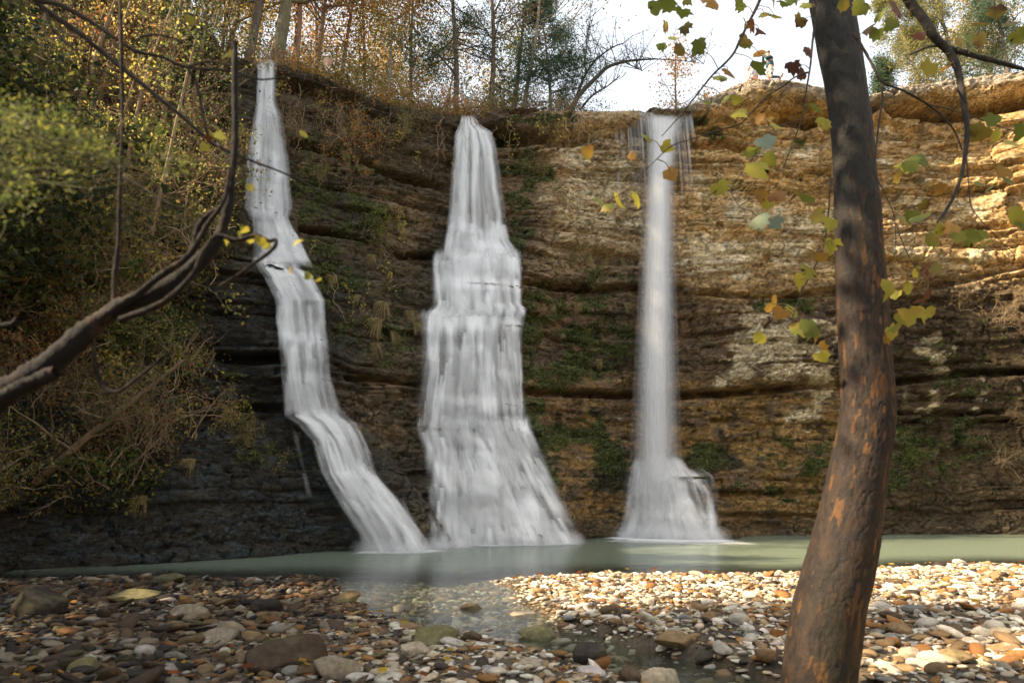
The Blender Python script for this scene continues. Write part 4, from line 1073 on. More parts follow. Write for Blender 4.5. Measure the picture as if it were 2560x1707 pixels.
# ------------------------------------------------------------------ crooked vine-wrapped tree in front, left
lt_ = thing("crooked_tree", tuple(at(-120, 1090, 2.0)[:2]) + (0.2,), "dark crooked vine-wrapped tree leaning in from the left edge close to the camera", "tree")
def rope(g, pts, Y, r0, r1, n, seed, col=(.007, .005, .004), dY=0):
    pts = smooth_path(np.array(pts, float), n)
    Ys = Y + dY * np.linspace(0, 1, n)
    P = np.array([at(a, b, y_) for (a, b), y_ in zip(pts, Ys)])
    R = np.linspace(r0, r1, n) * (1 + .35 * (fbm(np.arange(n) * .11, np.zeros(n), seed=seed, o=3) - .5))
    v, f = tube(P, R, 14, rng=rl, rough=.3)
    nn_ = fbm(v[:, 0] * 18, v[:, 1] * 18, v[:, 2] * 18, seed=seed, o=3)
    g.add(v, f, lerp(np.tile(np.array(col), (len(v), 1)), np.array([.028, .017, .010]), sst(.54, .68, nn_)))
    return P
gT = Geo()
main = [(-160, 1120), (-60, 1050), (0, 985), (65, 950), (141, 895), (218, 827), (283, 778), (359, 745), (435, 706), (490, 662), (530, 620), (556, 572), (570, 515), (581, 435), (588, 348), (587, 218), (588, 105)]
n_ = 170
pm = smooth_path(np.array(main, float), n_)
Pm = np.array([at(a, b, 1.9) for a, b in pm])
Rm = np.interp(np.linspace(0, 1, n_), [0, .15, .35, .55, .62, .72, .82, 1], [.040, .036, .026, .021, .022, .014, .010, .009])
v, f = tube(Pm, Rm * (1 + .6 * (fbm(np.arange(n_) * .15, np.zeros(n_), seed=3, o=3) - .5)), 16, rng=rl, rough=.22)
nn_ = fbm(v[:, 0] * 16, v[:, 1] * 16, v[:, 2] * 16, seed=9, o=3)
gT.add(v, f, lerp(np.tile(np.array([.006, .005, .004]), (len(v), 1)), np.array([.028, .017, .010]), sst(.54, .68, nn_)))
gT.build("trunk", M_BARK, lt_, origin=lt_.location)
for pts, r0, r1, Y in [
   ([(250, 800), (290, 768), (340, 738), (400, 690), (470, 640), (520, 560), (560, 500), (575, 420)], .013, .005, 1.86),
   ([(300, 800), (380, 770), (430, 740), (480, 690), (505, 640), (540, 590), (590, 600), (640, 590), (672, 602), (690, 600), (683, 622), (640, 655), (590, 690), (548, 716)], .009, .004, 1.84),
   ([(478, 640), (488, 600), (500, 560), (530, 530), (555, 520)], .010, .006, 1.9),
   ([(140, 930), (70, 960), (0, 995), (-80, 1040)], .018, .020, 1.85),
   ([(300, -20), (303, 120), (306, 300), (300, 460), (296, 600), (286, 700), (284, 770)], .0045, .007, 1.95),
   ([(235, 800), (234, 860), (240, 920), (255, 960), (290, 980), (330, 955), (380, 915), (430, 880)], .006, .004, 1.9),
   ([(-60, 820), (0, 815), (30, 810), (45, 795)], .010, .007, 1.9)]:
    g = Geo(); rope(g, pts, Y, r0, r1, 70, int(abs(pts[0][0]) + 3)); g.build("branch", M_BARK, lt_, origin=lt_.location)
# overhanging twigs, close to the camera at the upper left
ot = thing("overhanging_branch", tuple(at(90, -30, 2.1)), "bare dark twigs reaching down from the top left corner across the photo", "branch")
for pts, r0, r1, Y, dY in [
   ([(80, -20), (96, 0), (153, 15), (230, 57), (298, 103), (344, 130), (402, 142), (467, 168), (574, 178), (650, 199), (746, 193), (853, 230)], .011, .002, 2.1, .2),
   ([(467, 168), (485, 195), (497, 230), (508, 285), (520, 340)], .007, .004, 2.2, .05),
   ([(88, 0), (115, 27), (184, 73), (237, 115), (298, 165), (383, 233), (459, 295), (513, 344), (536, 362), (628, 402), (700, 429), (765, 459), (857, 513)], .012, .002, 2.15, .2),
   ([(115, 27), (130, 70), (150, 95), (230, 160), (300, 200)], .005, .003, 2.15, 0),
   ([(383, 233), (395, 260), (415, 288)], .004, .002, 2.2, 0),
   ([(330, 115), (350, 95), (400, 88), (470, 110), (530, 145)], .004, .002, 2.15, 0),
   ([(467, 168), (520, 155), (580, 165)], .004, .002, 2.15, 0),
   ([(240, 363), (290, 420), (340, 460), (430, 512), (470, 520)], .005, .002, 2.3, 0),
   ([(536, 352), (560, 375), (585, 400), (620, 430)], .005, .003, 2.1, 0)]:
    g = Geo(); branch(g, pts, Y, r0, r1, dY=dY, col=(.035, .030, .024)); g.build("twig", M_TWIG, ot, origin=ot.location)
g = Geo(); leafset(g, [(577, 135, 'o'), (565, 140, 'y'), (380, 160, 'd'), (540, 320, 'r'), (550, 340, 'y'), (512, 368, 'y'), (535, 340, 'y'), (820, 155, 'd'), (758, 335, 'y'), (625, 468, 'y'), (520, 345, 'r'), (475, 50, 'y'), (360, 35, 'y'), (530, 82, 'y'), (300, 55, 'y')], 2.15, .034, .05)
g.build("foliage", M_BIGLEAF, ot, origin=ot.location)
g = Geo(); leafset(g, [(600, 588, 'y'), (625, 600, 'y'), (650, 602, 'y'), (665, 612, 'y'), (742, 607, 'y'), (725, 676, 'y'), (795, 700, 'y'), (565, 598, 'y'), (545, 620, 'y'), (770, 690, 'g'), (610, 575, 'y')], 1.9, .026, .05)
g.build("foliage", M_BIGLEAF, lt_, origin=lt_.location)
# feathery yellow green spray close to the camera
fs = thing("feathery_bush", tuple(at(-60, 600, 1.5)), "soft feathery yellow-green bush leaning in at the left edge, close to the camera", "bush")
g = Geo(); gt = Geo()
YG = np.array([(.13, .15, .03), (.09, .12, .03), (.20, .19, .045), (.06, .085, .025)])
for (x, y, rx, ry, n) in [(30, 300, 60, 60, 700), (120, 310, 70, 55, 700), (200, 350, 60, 50, 500), (70, 390, 60, 40, 200), (250, 380, 40, 30, 220), (30, 490, 55, 70, 420), (60, 450, 40, 40, 150), (390, 320, 50, 30, 130), (440, 400, 50, 30, 160), (420, 430, 40, 20, 100), (170, 450, 40, 40, 120), (360, 380, 40, 30, 90)]:
    n = int(n * .6); px = x + rx * rl.normal(size=n) * .6; py = y + ry * rl.normal(size=n) * .6
    P = np.array([at(a, b, 1.5 + .25 * rl.random()) for a, b in zip(px, py)])
    leaves(g, P, .016, YG, rl, aspect=.28)
    for k_ in range(4):
        branch(gt, [(-40, y + 90 * rl.normal()), (x * .5, y + 30 * rl.normal()), (x + rx * rl.normal() * .5, y + ry * rl.normal() * .5)], 1.6, .002, .001, n=9, sides=4, col=(.10, .10, .04))
gt.build("stem", M_TWIG, fs, origin=fs.location); g.build("foliage", M_LEAF, fs, origin=fs.location)

# ------------------------------------------------------------------ trees on the rim
def grow(rng, tw, lf, p, d, L, r, lvl, maxl, kids, wig=.18, up=.06, spread=.9, leafn=6, leafr=.25, sides=5, col=(.10, .08, .06), fork=.35, shrink=.55):
    n = max(4, int(5 + 3 * (maxl - lvl)))
    pts = [p]; dd = d / np.linalg.norm(d)
    for i in range(n - 1):
        dd = dd + wig * rng.normal(size=3) / math.sqrt(n) + np.array([0, 0, up]) / n
        dd /= np.linalg.norm(dd)
        pts.append(pts[-1] + dd * L / (n - 1))
    pts = np.array(pts)
    v, f = tube(pts, np.linspace(r, r * fork, n), sides if lvl == 0 else max(3, sides - 2 * lvl))
    tw.add(v, f, np.tile(np.array(col), (len(v), 1)) * (.75 + .5 * rng.random((len(v), 1))))
    if lvl >= maxl - 1 and leafn:
        k = max(1, int(leafn * (.5 + rng.random())))
        q_ = pts[rng.integers(1, n, k)] + leafr * rng.normal(size=(k, 3)) * .5
        lf.append(q_)
    if lvl < maxl:
        for i in range(int(kids[lvl])):
            a = rng.random() ** .8
            a = .25 + .75 * a if lvl == 0 else .15 + .8 * a
            q_ = pts[min(n - 1, int(a * (n - 1) + .5))]
            o = rng.normal(size=3); o -= o @ dd * dd; o /= np.linalg.norm(o) + 1e-9
            nd = dd * (1 - spread * .6) + o * spread
            grow(rng, tw, lf, q_, nd, L * shrink * (.6 + .6 * rng.random()) * (1.15 - .5 * a if lvl == 0 else 1), r * fork * (.8 if lvl == 0 else .8), lvl + 1, maxl, kids, wig * 1.2, up, spread, leafn, leafr, sides, col, fork, shrink)
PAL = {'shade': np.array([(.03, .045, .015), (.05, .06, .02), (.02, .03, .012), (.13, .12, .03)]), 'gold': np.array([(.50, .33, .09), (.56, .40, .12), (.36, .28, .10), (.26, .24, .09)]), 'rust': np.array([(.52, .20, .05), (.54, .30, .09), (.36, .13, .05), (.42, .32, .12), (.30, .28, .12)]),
       'olive': np.array([(.16, .17, .05), (.24, .22, .07), (.10, .12, .04), (.34, .27, .08)]), 'cedar': np.array([(.05, .09, .05), (.08, .13, .07), (.03, .06, .04), (.12, .16, .08)]),
       'brown': np.array([(.26, .16, .07), (.34, .22, .10), (.20, .13, .06), (.18, .18, .06)]), 'yellow': np.array([(.46, .38, .07), (.34, .32, .08), (.55, .42, .10), (.20, .22, .07)]), 'ivy': np.array([(.06, .10, .03), (.10, .14, .04), (.22, .24, .05)])}
def rim_base(px, back, py_off=0):
    """a point on the plateau, `back` metres behind the rim seen at column px"""
    y = np.interp(px, pfx, pfy) + 6
    for k in range(40):
        p, n = hit(px, y + k * 3)
        if p is not None and p[2] > 9: break
    d = np.array(ray(px, y)); d[2] = 0; d /= np.linalg.norm(d)
    q_ = p + d * back
    z = drop(q_[0], q_[1])
    return np.array([q_[0], q_[1], (z if z is not None else p[2]) - .15])
def make_tree(name, label, cat, base, H, r, lean, kids, pal, maxl=2, leafn=6, leafr=.3, lsize=.09, spread=.9, up=.3, wig=.12, seed=0, col=(.16, .125, .09), shrink=.5, group=None, first=.25, fork=.35, droop=.2, aspect=.6):
    rg_ = np.random.default_rng(seed)
    t = thing(name, tuple(base), label, cat, group)
    tk, br, lf = Geo(), Geo(), []
    n = 12
    d = np.array([lean[0], lean[1], 1.0]); pts = [np.array(base, float)]
    for i in range(n - 1):
        d = d + np.array([wig * rg_.normal(), wig * rg_.normal(), 0]) * .25
        if len(lean) > 2: d = d + np.array([lean[2], 0, 0]) / n
        dn = d / np.linalg.norm(d)
        pts.append(pts[-1] + dn * H / (n - 1))
    pts = np.array(pts)
    v, f = tube(smooth_path(pts, 40), np.linspace(r, r * .30, 40), 9, rng=rg_, rough=.15)
    tk.add(v, f, np.tile(np.array(col), (len(v), 1)) * (.7 + .6 * fbm(v[:, 0] * 3, v[:, 1] * 3, v[:, 2] * 5, o=3)[:, None]))
    for i in range(int(kids[0])):
        a = first + (1 - first) * rg_.random()
        q_ = np.array([np.interp(a * (n - 1), np.arange(n), pts[:, k]) for k in range(3)])
        o = rg_.normal(size=3); o[2] = 0; o /= np.linalg.norm(o)
        nd = o * spread + np.array([0, 0, up])
        Lb = H * shrink * (.35 + .5 * rg_.random()) * (1.25 - a)
        grow(rg_, br, lf, q_, nd, Lb, r * .30 * (1.3 - a), 1, maxl + 1, [0] + list(kids[1:]), .3, up * .4, spread * .8, leafn, leafr, 7, col, .4, .5)
    tk.build("trunk", M_BARK, t, origin=base)
    b = br.build("limb", M_TWIG, t, origin=base)
    if lf and leafn:
        g = Geo(); leaves(g, np.vstack(lf), lsize, PAL[pal], rg_, aspect=aspect, droop=droop); g.build("crown", M_LEAF, t, origin=base)
    return t
T = [  # px, back, H, r, lean, kids, palette, leafn, label, col
 (618, 1.5, 13, .17, (.03, .02), (26, 5, 4), 'gold', 5, "straight grey trunked tree at the rim just left of the left waterfall's top", (.16, .13, .10)),
 (694, 1.0, 13, .23, (.02, .02), (30, 5, 4), 'rust', 6, "thickest rim tree, with ivy, just right of the left waterfall's top", (.13, .12, .07)),
 (738, 1.6, 12, .13, (.01, .02), (24, 5, 4), 'rust', 6, "slim reddish trunked tree with rust coloured leaves, second right of the left waterfall", (.24, .14, .09)),
 (786, 2.0, 12, .10, (.06, .02), (24, 5, 4), 'rust', 6, "thin slightly leaning tree with orange leaves, third right of the left waterfall", (.18, .12, .08)),
 (846, 3.2, 11, .08, (-.03, .02), (20, 5, 4), 'rust', 6, "thin tree with bright orange crown behind the rim brush", (.18, .13, .09)),
 (905, 4.5, 10, .08, (.05, .02), (18, 5, 3), 'gold', 5, "thin golden leaved tree left of the bright gap in the trees", (.18, .14, .10)),
 (966, 2.0, 4.5, .10, (-.02, .02), (8, 4, 3), 'gold', 2, "short grey stemmed tree standing in the bright gap of the woods", (.22, .20, .17)),
 (1030, 5.0, 10, .09, (-.02, .02), (18, 5, 3), 'olive', 4, "tree with thin olive crown right of the bright gap", (.18, .15, .11)),
 (1140, 2.4, 12, .12, (.01, .02), (40, 6, 4), 'cedar', 7, "dark green evergreen on the rim above the middle waterfall's left side", (.12, .11, .09)),
 (1226, 1.6, 11, .11, (.0, .02), (30, 4, 3), 'brown', 2, "straight thin trunked tree with bare side twigs above the middle waterfall", (.15, .11, .08)),
 (1303, 2.0, 10, .10, (.10, .02), (18, 4, 3), 'brown', 1, "leaning pale trunked tree right of the middle waterfall's top", (.22, .18, .13)),
 (1272, 3.5, 9, .09, (.10, .03), (18, 4, 3), 'brown', 2, "thin forked tree behind the leaning pale one", (.15, .12, .09)),
 (1378, 2.0, 7.5, .08, (.01, .02), (46, 6, 4), 'cedar', 6, "blue-green evergreen with a narrow crown between the middle and right falls", (.14, .13, .11)),
 (1690, 3.0, 4.2, .06, (.0, .02), (13, 4, 3), 'rust', 1.3, "small orange leaved sapling standing behind the right waterfall's top", (.14, .10, .07)),
 (2210, 4.0, 3.0, .06, (.0, .02), (22, 6, 4), 'cedar', 6, "small round dark evergreen on the rim just right of the leaning trunk", (.10, .09, .07)),
 (2300, 3.5, 7.0, .09, (.05, .02), (34, 6, 4), 'olive', 7, "yellow-green cedar on the right rim behind the hanging leaves", (.16, .13, .10)),
 (2400, 4.0, 8.5, .12, (.02, .02), (40, 6, 4), 'olive', 7, "tallest yellow-green cedar on the right rim", (.16, .13, .10)),
 (2520, 3.0, 8.0, .12, (-.03, .02), (38, 6, 4), 'cedar', 7, "dark cedar on the rim at the right edge of the photo", (.13, .11, .09)),
 (2475, 8.0, 10, .12, (.0, .02), (30, 5, 4), 'gold', 4, "golden leaved tree farther back at the right edge of the photo", (.15, .12, .09)),
 (570, 4.0, 11, .12, (.0, .02), (26, 5, 4), 'gold', 6, "golden tree standing behind the slope at the left end of the sky", (.16, .13, .10)),
]
for i, (px, bk, H, r, lean, kids, pal, ln_, lab, col_) in enumerate(T):
    b = rim_base(px, bk)
    ev = pal in ('cedar',) or lab.startswith(("yellow-green", "tallest"))
    make_tree("cedar_tree" if ev else "tree", lab, "tree", b, H, r, lean, kids, pal, leafn=int(ln_ * 4), leafr=.30 if ev else .5, lsize=.085 if ev else .10, up=.05 if ev else .45, spread=.95, seed=800 + i, col=col_, group="trees on the rim of the cliff", first=.06 if ev else .22, shrink=.36 if ev else .5, aspect=.4 if ev else .65)
for i in range(10):      # the wood behind the rim trees
    px = 560 + 78 * i + 10 * (i % 3); pal = ['gold', 'olive', 'rust', 'brown'][i % 4]
    make_tree("tree", ["golden", "olive", "rust coloured", "brown"][i % 4] + " leaved tree in the wood behind the first row of rim trees", "tree", rim_base(px, 6 + 3 * (i % 3)), 11 - 2.2 * (px > 1250) - 1.5 * (px > 1050), .09, (.02, 0), (24, 5, 4), pal, leafn=6 if px < 1150 else 4, leafr=.6, lsize=.12, seed=1300 + i, col=(.17, .13, .10), group=["golden", "olive", "rust coloured", "brown"][i % 4] + " trees in the wood behind the rim", first=.12, up=.4)
# bare tree leaning right over the rim
b = rim_base(1425, .8)
t = thing("bare_tree", tuple(b), "leafless tree arching to the right over the rim between the middle and right falls", "tree", "trees on the rim of the cliff")
g = Geo(); lf = []
rb = np.random.default_rng(55)
def px3(lst, Y): return smooth_path(np.array([at(x, y, Y) for x, y in lst]), len(lst) * 6)
for lst, r0, r1, dy in [([(1424, 285), (1440, 250), (1462, 222), (1495, 190), (1520, 168), (1560, 155), (1600, 150), (1640, 148)], .11, .03, 0), ([(1430, 270), (1448, 225), (1462, 190), (1490, 150), (1530, 120), (1560, 108)], .07, .02, .4),
                        ([(1450, 275), (1480, 240), (1520, 215), (1550, 190)], .05, .015, .8), ([(1560, 155), (1590, 170), (1605, 178)], .03, .012, 0), ([(1462, 190), (1465, 130), (1468, 40)], .03, .008, .3), ([(1640, 148), (1700, 152), (1760, 160)], .025, .01, 0)]:
    P = px3(lst, b[1] + dy); v, f = tube(P, np.linspace(r0, r1, len(P)), 7); g.add(v, f, np.array([.06, .055, .04]))
    for k_ in range(16):
        q_ = P[rb.integers(len(P) // 4, len(P))]
        grow(rb, g, lf, q_, np.array([rb.normal() * .6 + .2, rb.normal() * .4, .5 + rb.random()]), .9 + .9 * rb.random(), .018, 1, 2, [0, 5, 4], .3, .1, .7, 1, .1, 5, (.08, .065, .05))
g.build("trunk", M_TWIG, t, origin=b)
g = Geo(); leaves(g, np.vstack(lf)[::2], .07, PAL['olive'], rb); g.build("crown", M_LEAF, t, origin=b)

# ------------------------------------------------------------------ brush: thickets of twigs with a few leaves
def make_bush(name, seed, H, W, nst, leafn, pal, lsize=.06, col=(.30, .22, .14), arch=.6, stemr=.011):
    rg_ = np.random.default_rng(seed)
    t = bpy.data.objects.new(name, None); COL.objects.link(t)
    tw, lf = Geo(), []
    for i in range(nst):
        a = rg_.random() * 6.28; rr = W * .35 * rg_.random()
        p = np.array([math.cos(a) * rr, math.sin(a) * rr, -.1])
        a2 = rg_.random() * 6.28
        d = np.array([math.cos(a2) * arch * rg_.random() * W, math.sin(a2) * arch * rg_.random() * W, H * (.4 + .6 * rg_.random())])
        grow(rg_, tw, lf, p, d, H * (.55 + .6 * rg_.random()), stemr * (.6 + .8 * rg_.random()), 0, 2, [4, 3, 0], .75, -.25, .75, leafn, .12, 4, col, .4, .5)
    tw.build("stems", M_TWIG, t).name = "stem"
    g = Geo(); leaves(g, np.vstack(lf), lsize, PAL[pal], rg_, aspect=.7, droop=.3); g.build("foliage", M_LEAF, t)
    return t
bushes = {'rust': [make_bush("bush", 11 + i, 1.7, 1.6, 16, 5, 'rust', .075) for i in range(2)], 'olive': [make_bush("bush", 21 + i, 1.7, 1.6, 20, 4, 'olive', .075) for i in range(2)],
          'brown': [make_bush("bush", 31 + i, 1.6, 1.8, 24, 2, 'brown', .06) for i in range(3)], 'yellow': [make_bush("bush", 41 + i, 1.5, 1.6, 20, 3, 'yellow', .085) for i in range(2)], 'ivy': [make_bush("bush", 51 + i, 1.2, 1.6, 16, 8, 'ivy', .08) for i in range(2)]}
used = set()
words = {'rust': "rust leaved", 'olive': "olive green", 'brown': "brown twiggy", 'yellow': "yellow leaved", 'ivy': "dark green"}
def put_bush(kind, p, sc, where, lean=(0, 0)):
    o = bushes[kind][int(rb.integers(0, len(bushes[kind])))]
    lab = "%s bush %s" % (words[kind], where); grp = "%s bushes %s" % (words[kind], where)
    rot = (lean[0], lean[1], rb.random() * 6.28)
    if o.name not in used:
        used.add(o.name); o.location = p; o.rotation_euler = rot; o.scale = (sc,) * 3; tag(o, lab, "bush", grp)
    else:
        o = copy_tree(o, tuple(p), rot, sc, lab, grp); tag(o, lab, "bush", grp)
    return o
for px in np.arange(640, 1420, 22):
    px = px + rb.normal() * 8
    kd = rb.choice(['rust', 'olive', 'brown', 'yellow'], p=[.2, .35, .35, .1])
    put_bush(kd, rim_base(px, .3 + 2.2 * rb.random()), .55 + .55 * rb.random(), "in the thicket along the rim between the left and middle falls" if px < 1170 else "on the rim between the middle and right falls")
for px in [1430, 1460, 1500, 1540, 1580, 1640, 1680, 1720, 1745, 1760]:
    put_bush(rb.choice(['rust', 'brown', 'yellow']), rim_base(px, 2.5 + 2 * rb.random()), .7 + .5 * rb.random(), "on the rim behind the right waterfall")
for px, sc_ in [(1820, .9), (1850, 1.1), (1790, .9), (1880, .8)]:
    put_bush('olive', rim_base(px, 5.0 + rb.random()), sc_, "behind the domed rock where the people are")
for px in [2180, 2250, 2290, 2340, 2380, 2450, 2500, 2550]:
    put_bush(rb.choice(['olive', 'brown', 'yellow']), rim_base(px, 3.5 + 2 * rb.random()), .8 + .5 * rb.random(), "on the right rim behind the leaning trunk")
# the overgrown left slope
cnt = 0
while cnt < 150:
    px = -40 + 700 * rb.random(); py = -60 + 1330 * rb.random()
    lim = np.interp(py, [-60, 130, 400, 620, 760, 1000, 1280], [540, 560, 570, 530, 450, 470, 330])
    if px > lim: continue
    if py > 1000 and rb.random() < .5: continue
    p, n = hit(px, py)
    if p is None: continue
    kd = rb.choice(['brown', 'olive', 'yellow', 'ivy', 'rust'], p=[.42, .2, .14, .18, .06])
    where = "on the overgrown left slope, upper part" if py < 420 else ("on the overgrown left slope, middle part" if py < 850 else "low on the dark left slope above the pool")
    put_bush(kd, p - .1 * n, (.75 + .6 * rb.random()) * (.8 if py > 850 else 1), where, (float(np.clip(-n[1], -1, 1)) * .5, float(n[0]) * .5)); cnt += 1
for (px, py, kd, sc_) in [(970, 640, 'olive', .75), (985, 600, 'yellow', .6), (930, 560, 'ivy', .7), (960, 700, 'brown', .7), (880, 400, 'rust', .8), (840, 350, 'brown', .8), (920, 350, 'rust', .7), (1000, 340, 'olive', .7), (1060, 320, 'brown', .7), (1120, 330, 'olive', .5),
                          (1330, 430, 'olive', .6), (1380, 500, 'olive', .6), (1310, 520, 'ivy', .5), (740, 330, 'brown', .8), (780, 300, 'rust', .7), (1260, 330, 'olive', .4), (860, 470, 'brown', .6), (800, 450, 'olive', .5), (1420, 640, 'olive', .5), (1500, 640, 'yellow', .4), (1480, 700, 'ivy', .5),
                          (1560, 890, 'ivy', .45), (1450, 850, 'ivy', .5), (1830, 750, 'brown', .4), (2010, 770, 'ivy', .45), (1790, 700, 'brown', .35), (1990, 360, 'ivy', .4), (2290, 760, 'brown', .6), (2400, 760, 'brown', .7), (2500, 800, 'brown', .7), (2350, 900, 'ivy', .6), (2500, 1150, 'brown', .6), (2540, 1050, 'brown', .7),
                          (1960, 1110, 'ivy', .35), (2030, 1180, 'ivy', .4), (2280, 1150, 'ivy', .5), (690, 1160, 'yellow', .4), (620, 1110, 'olive', .5), (560, 1060, 'yellow', .5)]:
    p, n = hit(px, py)
    if p is not None:
        where = "clinging to the wall between the left and middle falls" if 700 < px < 1150 else ("clinging to the wall between the middle and right falls" if px < 1600 and px >= 1150 else ("clinging to the wall right of the right waterfall" if px > 1600 else "on the ledge beside the foot of the left fall"))
        put_bush(kd, p - .05 * n, sc_, where, (.9, 0))
for ks in bushes.values():
    for o in ks:
        if o.name not in used:
            for ch in list(o.children): bpy.data.objects.remove(ch)
            bpy.data.objects.remove(o)
# thin trees on the left slope
for i, (px, py, H, r, lean, lab, pal, ln_) in enumerate([
    (175, 330, 7, .10, (.10, 0), "sunlit mossy trunked tree on the upper left slope", 'yellow', 3), (390, 400, 8, .08, (.0, 0), "orange barked thin tree in the middle of the left slope", 'gold', 3), (310, 460, 9, .06, (-.02, 0), "thin grey tree left of the orange barked one on the slope", 'olive', 3),
    (245, 250, 8, .09, (.12, 0), "slanting tree near the top of the left slope", 'yellow', 4), (330, 760, 7, .07, (.12, .0), "moss covered trunk low on the left slope", 'ivy', 3), (480, 300, 8, .07, (.03, 0), "evergreen tree on the slope left of the left waterfall", 'cedar', 7),
    (60, 200, 8, .10, (.05, 0), "dark leaved tree in the top left corner", 'ivy', 6), (455, 330, 5, .06, (-.02, 0), "small evergreen standing close to the left waterfall's edge", 'cedar', 6), (130, 700, 6, .05, (.25, 0), "slender leaning sapling on the left slope near the photo's edge", 'yellow', 2), (90, 1180, 3.5, .09, (1.0, 0), "fallen mossy trunk slanting over the dark lower left wall", 'ivy', 1),
    (430, 170, 9, .10, (.04, 0), "evergreen high on the slope below the sky's left end", 'cedar', 8), (160, 80, 9, .11, (.03, 0), "tree with dense olive crown at the top left", 'olive', 7), (350, 60, 8, .1, (.03, 0), "tree with golden crown at the top left", 'gold', 7)]):
    p, n = hit(px, py)
    if p is None: p = rim_base(px, 2)
    make_tree("tree", lab, "tree", p - np.array([0, 0, .2]), H, r, lean, (20, 4, 3), pal, leafn=ln_, leafr=.35, lsize=.085, seed=870 + i, col=(.20, .14, .08), group="thin trees on the left slope", up=.3)

# ------------------------------------------------------------------ greenery too small to count: moss tufts, ferns, grass on the ledges, brush floor on the slope
rq = np.random.default_rng(12)
mflat = (moss[:NR] > .5) & (PXv[:NR] > 560) & (PXv[:NR] < 2650)
I, J = np.where(mflat)
k = rq.choice(len(I), min(26000, len(I)), replace=False); I, J = I[k], J[k]
P = np.stack([VX[I, J], VY[I, J], VZ[I, J]], -1)
P = P + np.stack([-NX[J] * .05 * rq.random(len(J)), -NY[J] * .05 * rq.random(len(J)), .0 * J], -1)
g = Geo(); leaves(g, P, .085, np.array([(.07, .11, .03), (.12, .16, .05), (.20, .20, .07), (.04, .07, .025), (.26, .22, .08)]), rq, aspect=.35, droop=.8)
tag(g.build("moss_tufts", M_LEAF), "moss, fern and grass tufts covering the wet ledges of the cliff", "moss", kind="stuff").name = "moss"
sl_ = (PXv < np.interp(PYv, [-60, 130, 400, 620, 760, 1000, 1280], [570, 580, 590, 590, 500, 520, 360])) & (PXv > -250) & (PYv < 1290)
I, J = np.where(sl_[:NR + 8]); k = rq.choice(len(I), min(42000, len(I)), replace=False); I, J = I[k], J[k]
P = np.stack([VX[I, J], VY[I, J], VZ[I, J]], -1) + np.stack([-NX[J], -NY[J], 0 * J + .5], -1) * (.32 * rq.random(len(J)) ** 1.5)[:, None]
g = Geo(); h_ = len(P) // 2
leaves(g, P[:h_], .085, np.array([(.04, .06, .018), (.08, .10, .03), (.025, .032, .014), (.20, .17, .04), (.28, .20, .03)]), rq, aspect=.7, droop=.2)
leaves(g, P[h_:], .14, np.array([(.10, .07, .04), (.22, .16, .09), (.05, .04, .02), (.32, .25, .15)]), rq, aspect=.10, droop=.2)
tag(g.build("undergrowth", M_LEAF), "tangle of creepers, ferns and dead grass covering the left slope", "undergrowth", kind="stuff")
I, J = np.where((PXv > 620) & (PXv < 2700) & (np.arange(R_)[:, None] > NR - 12) & (np.arange(R_)[:, None] < NR + 9))
w_ = (rq.random(len(I)) < np.interp(PXv[I, J], [620, 1180, 1250, 1450, 1800, 2200, 2700], [1, 1, .5, .15, .03, .02, .05])); I, J = I[w_], J[w_]
k = rq.choice(len(I), min(16000, len(I)), replace=False); I, J = I[k], J[k]
P = np.stack([VX[I, J], VY[I, J], VZ[I, J]], -1) + rq.random((len(I), 1)) * np.array([[0, 0, .25]])
g = Geo(); leaves(g, P, .16, np.array([(.24, .15, .07), (.34, .22, .09), (.14, .12, .05), (.42, .26, .06)]), rq, aspect=.14, droop=-.3)
tag(g.build("dry_grass", M_LEAF), "dry grass and dead stems fringing the cliff rim", "grass", kind="stuff")

# hanging vines and roots
for i in range(74):
    if i < 50: px = 700 + 560 * rq.random(); py = np.interp(px, pfx, pfy) + 10 + 60 * rq.random(); L_ = .5 + 1.6 * rq.random(); wh = "between the left and middle falls"
    elif i < 60: px = 1250 + 260 * rq.random(); py = np.interp(px, pfx, pfy) + 8 + 10 * rq.random(); L_ = .6 + 1.0 * rq.random(); wh = "between the middle and right falls"
    else: px = 700 + 330 * rq.random(); py = 520 + 300 * rq.random(); L_ = .6 + rq.random(); wh = "low between the left and middle falls"
    p, n = hit(px, py)
    if p is None: continue
    m_ = 12; tt2 = np.linspace(0, 1, m_)
    P = p + n * .12 + np.stack([.12 * np.cumsum(rq.normal(size=m_)) * .5, -.25 * np.sin(tt2 * 1.5) + .0 * tt2, -L_ * tt2], -1)
    g = Geo(); v, f = tube(P, np.linspace(.012, .005, m_), 4); g.add(v, f, np.array([.24, .16, .10]) * (.6 + .6 * rq.random()))
    o = g.build("vine", M_TWIG, origin=p)
    leafy = i % 3 == 0
    tag(o, ("leafy creeper" if leafy else "bare brown root") + " dangling " + wh, "vine", ("leafy creepers " if leafy else "bare roots ") + wh)
    if leafy:
        g = Geo(); leaves(g, P[rq.integers(1, m_, 40)] + .06 * rq.normal(size=(40, 3)), .085, PAL['yellow'], rq, aspect=.8); f_ = g.build("foliage", M_LEAF, o, origin=p)
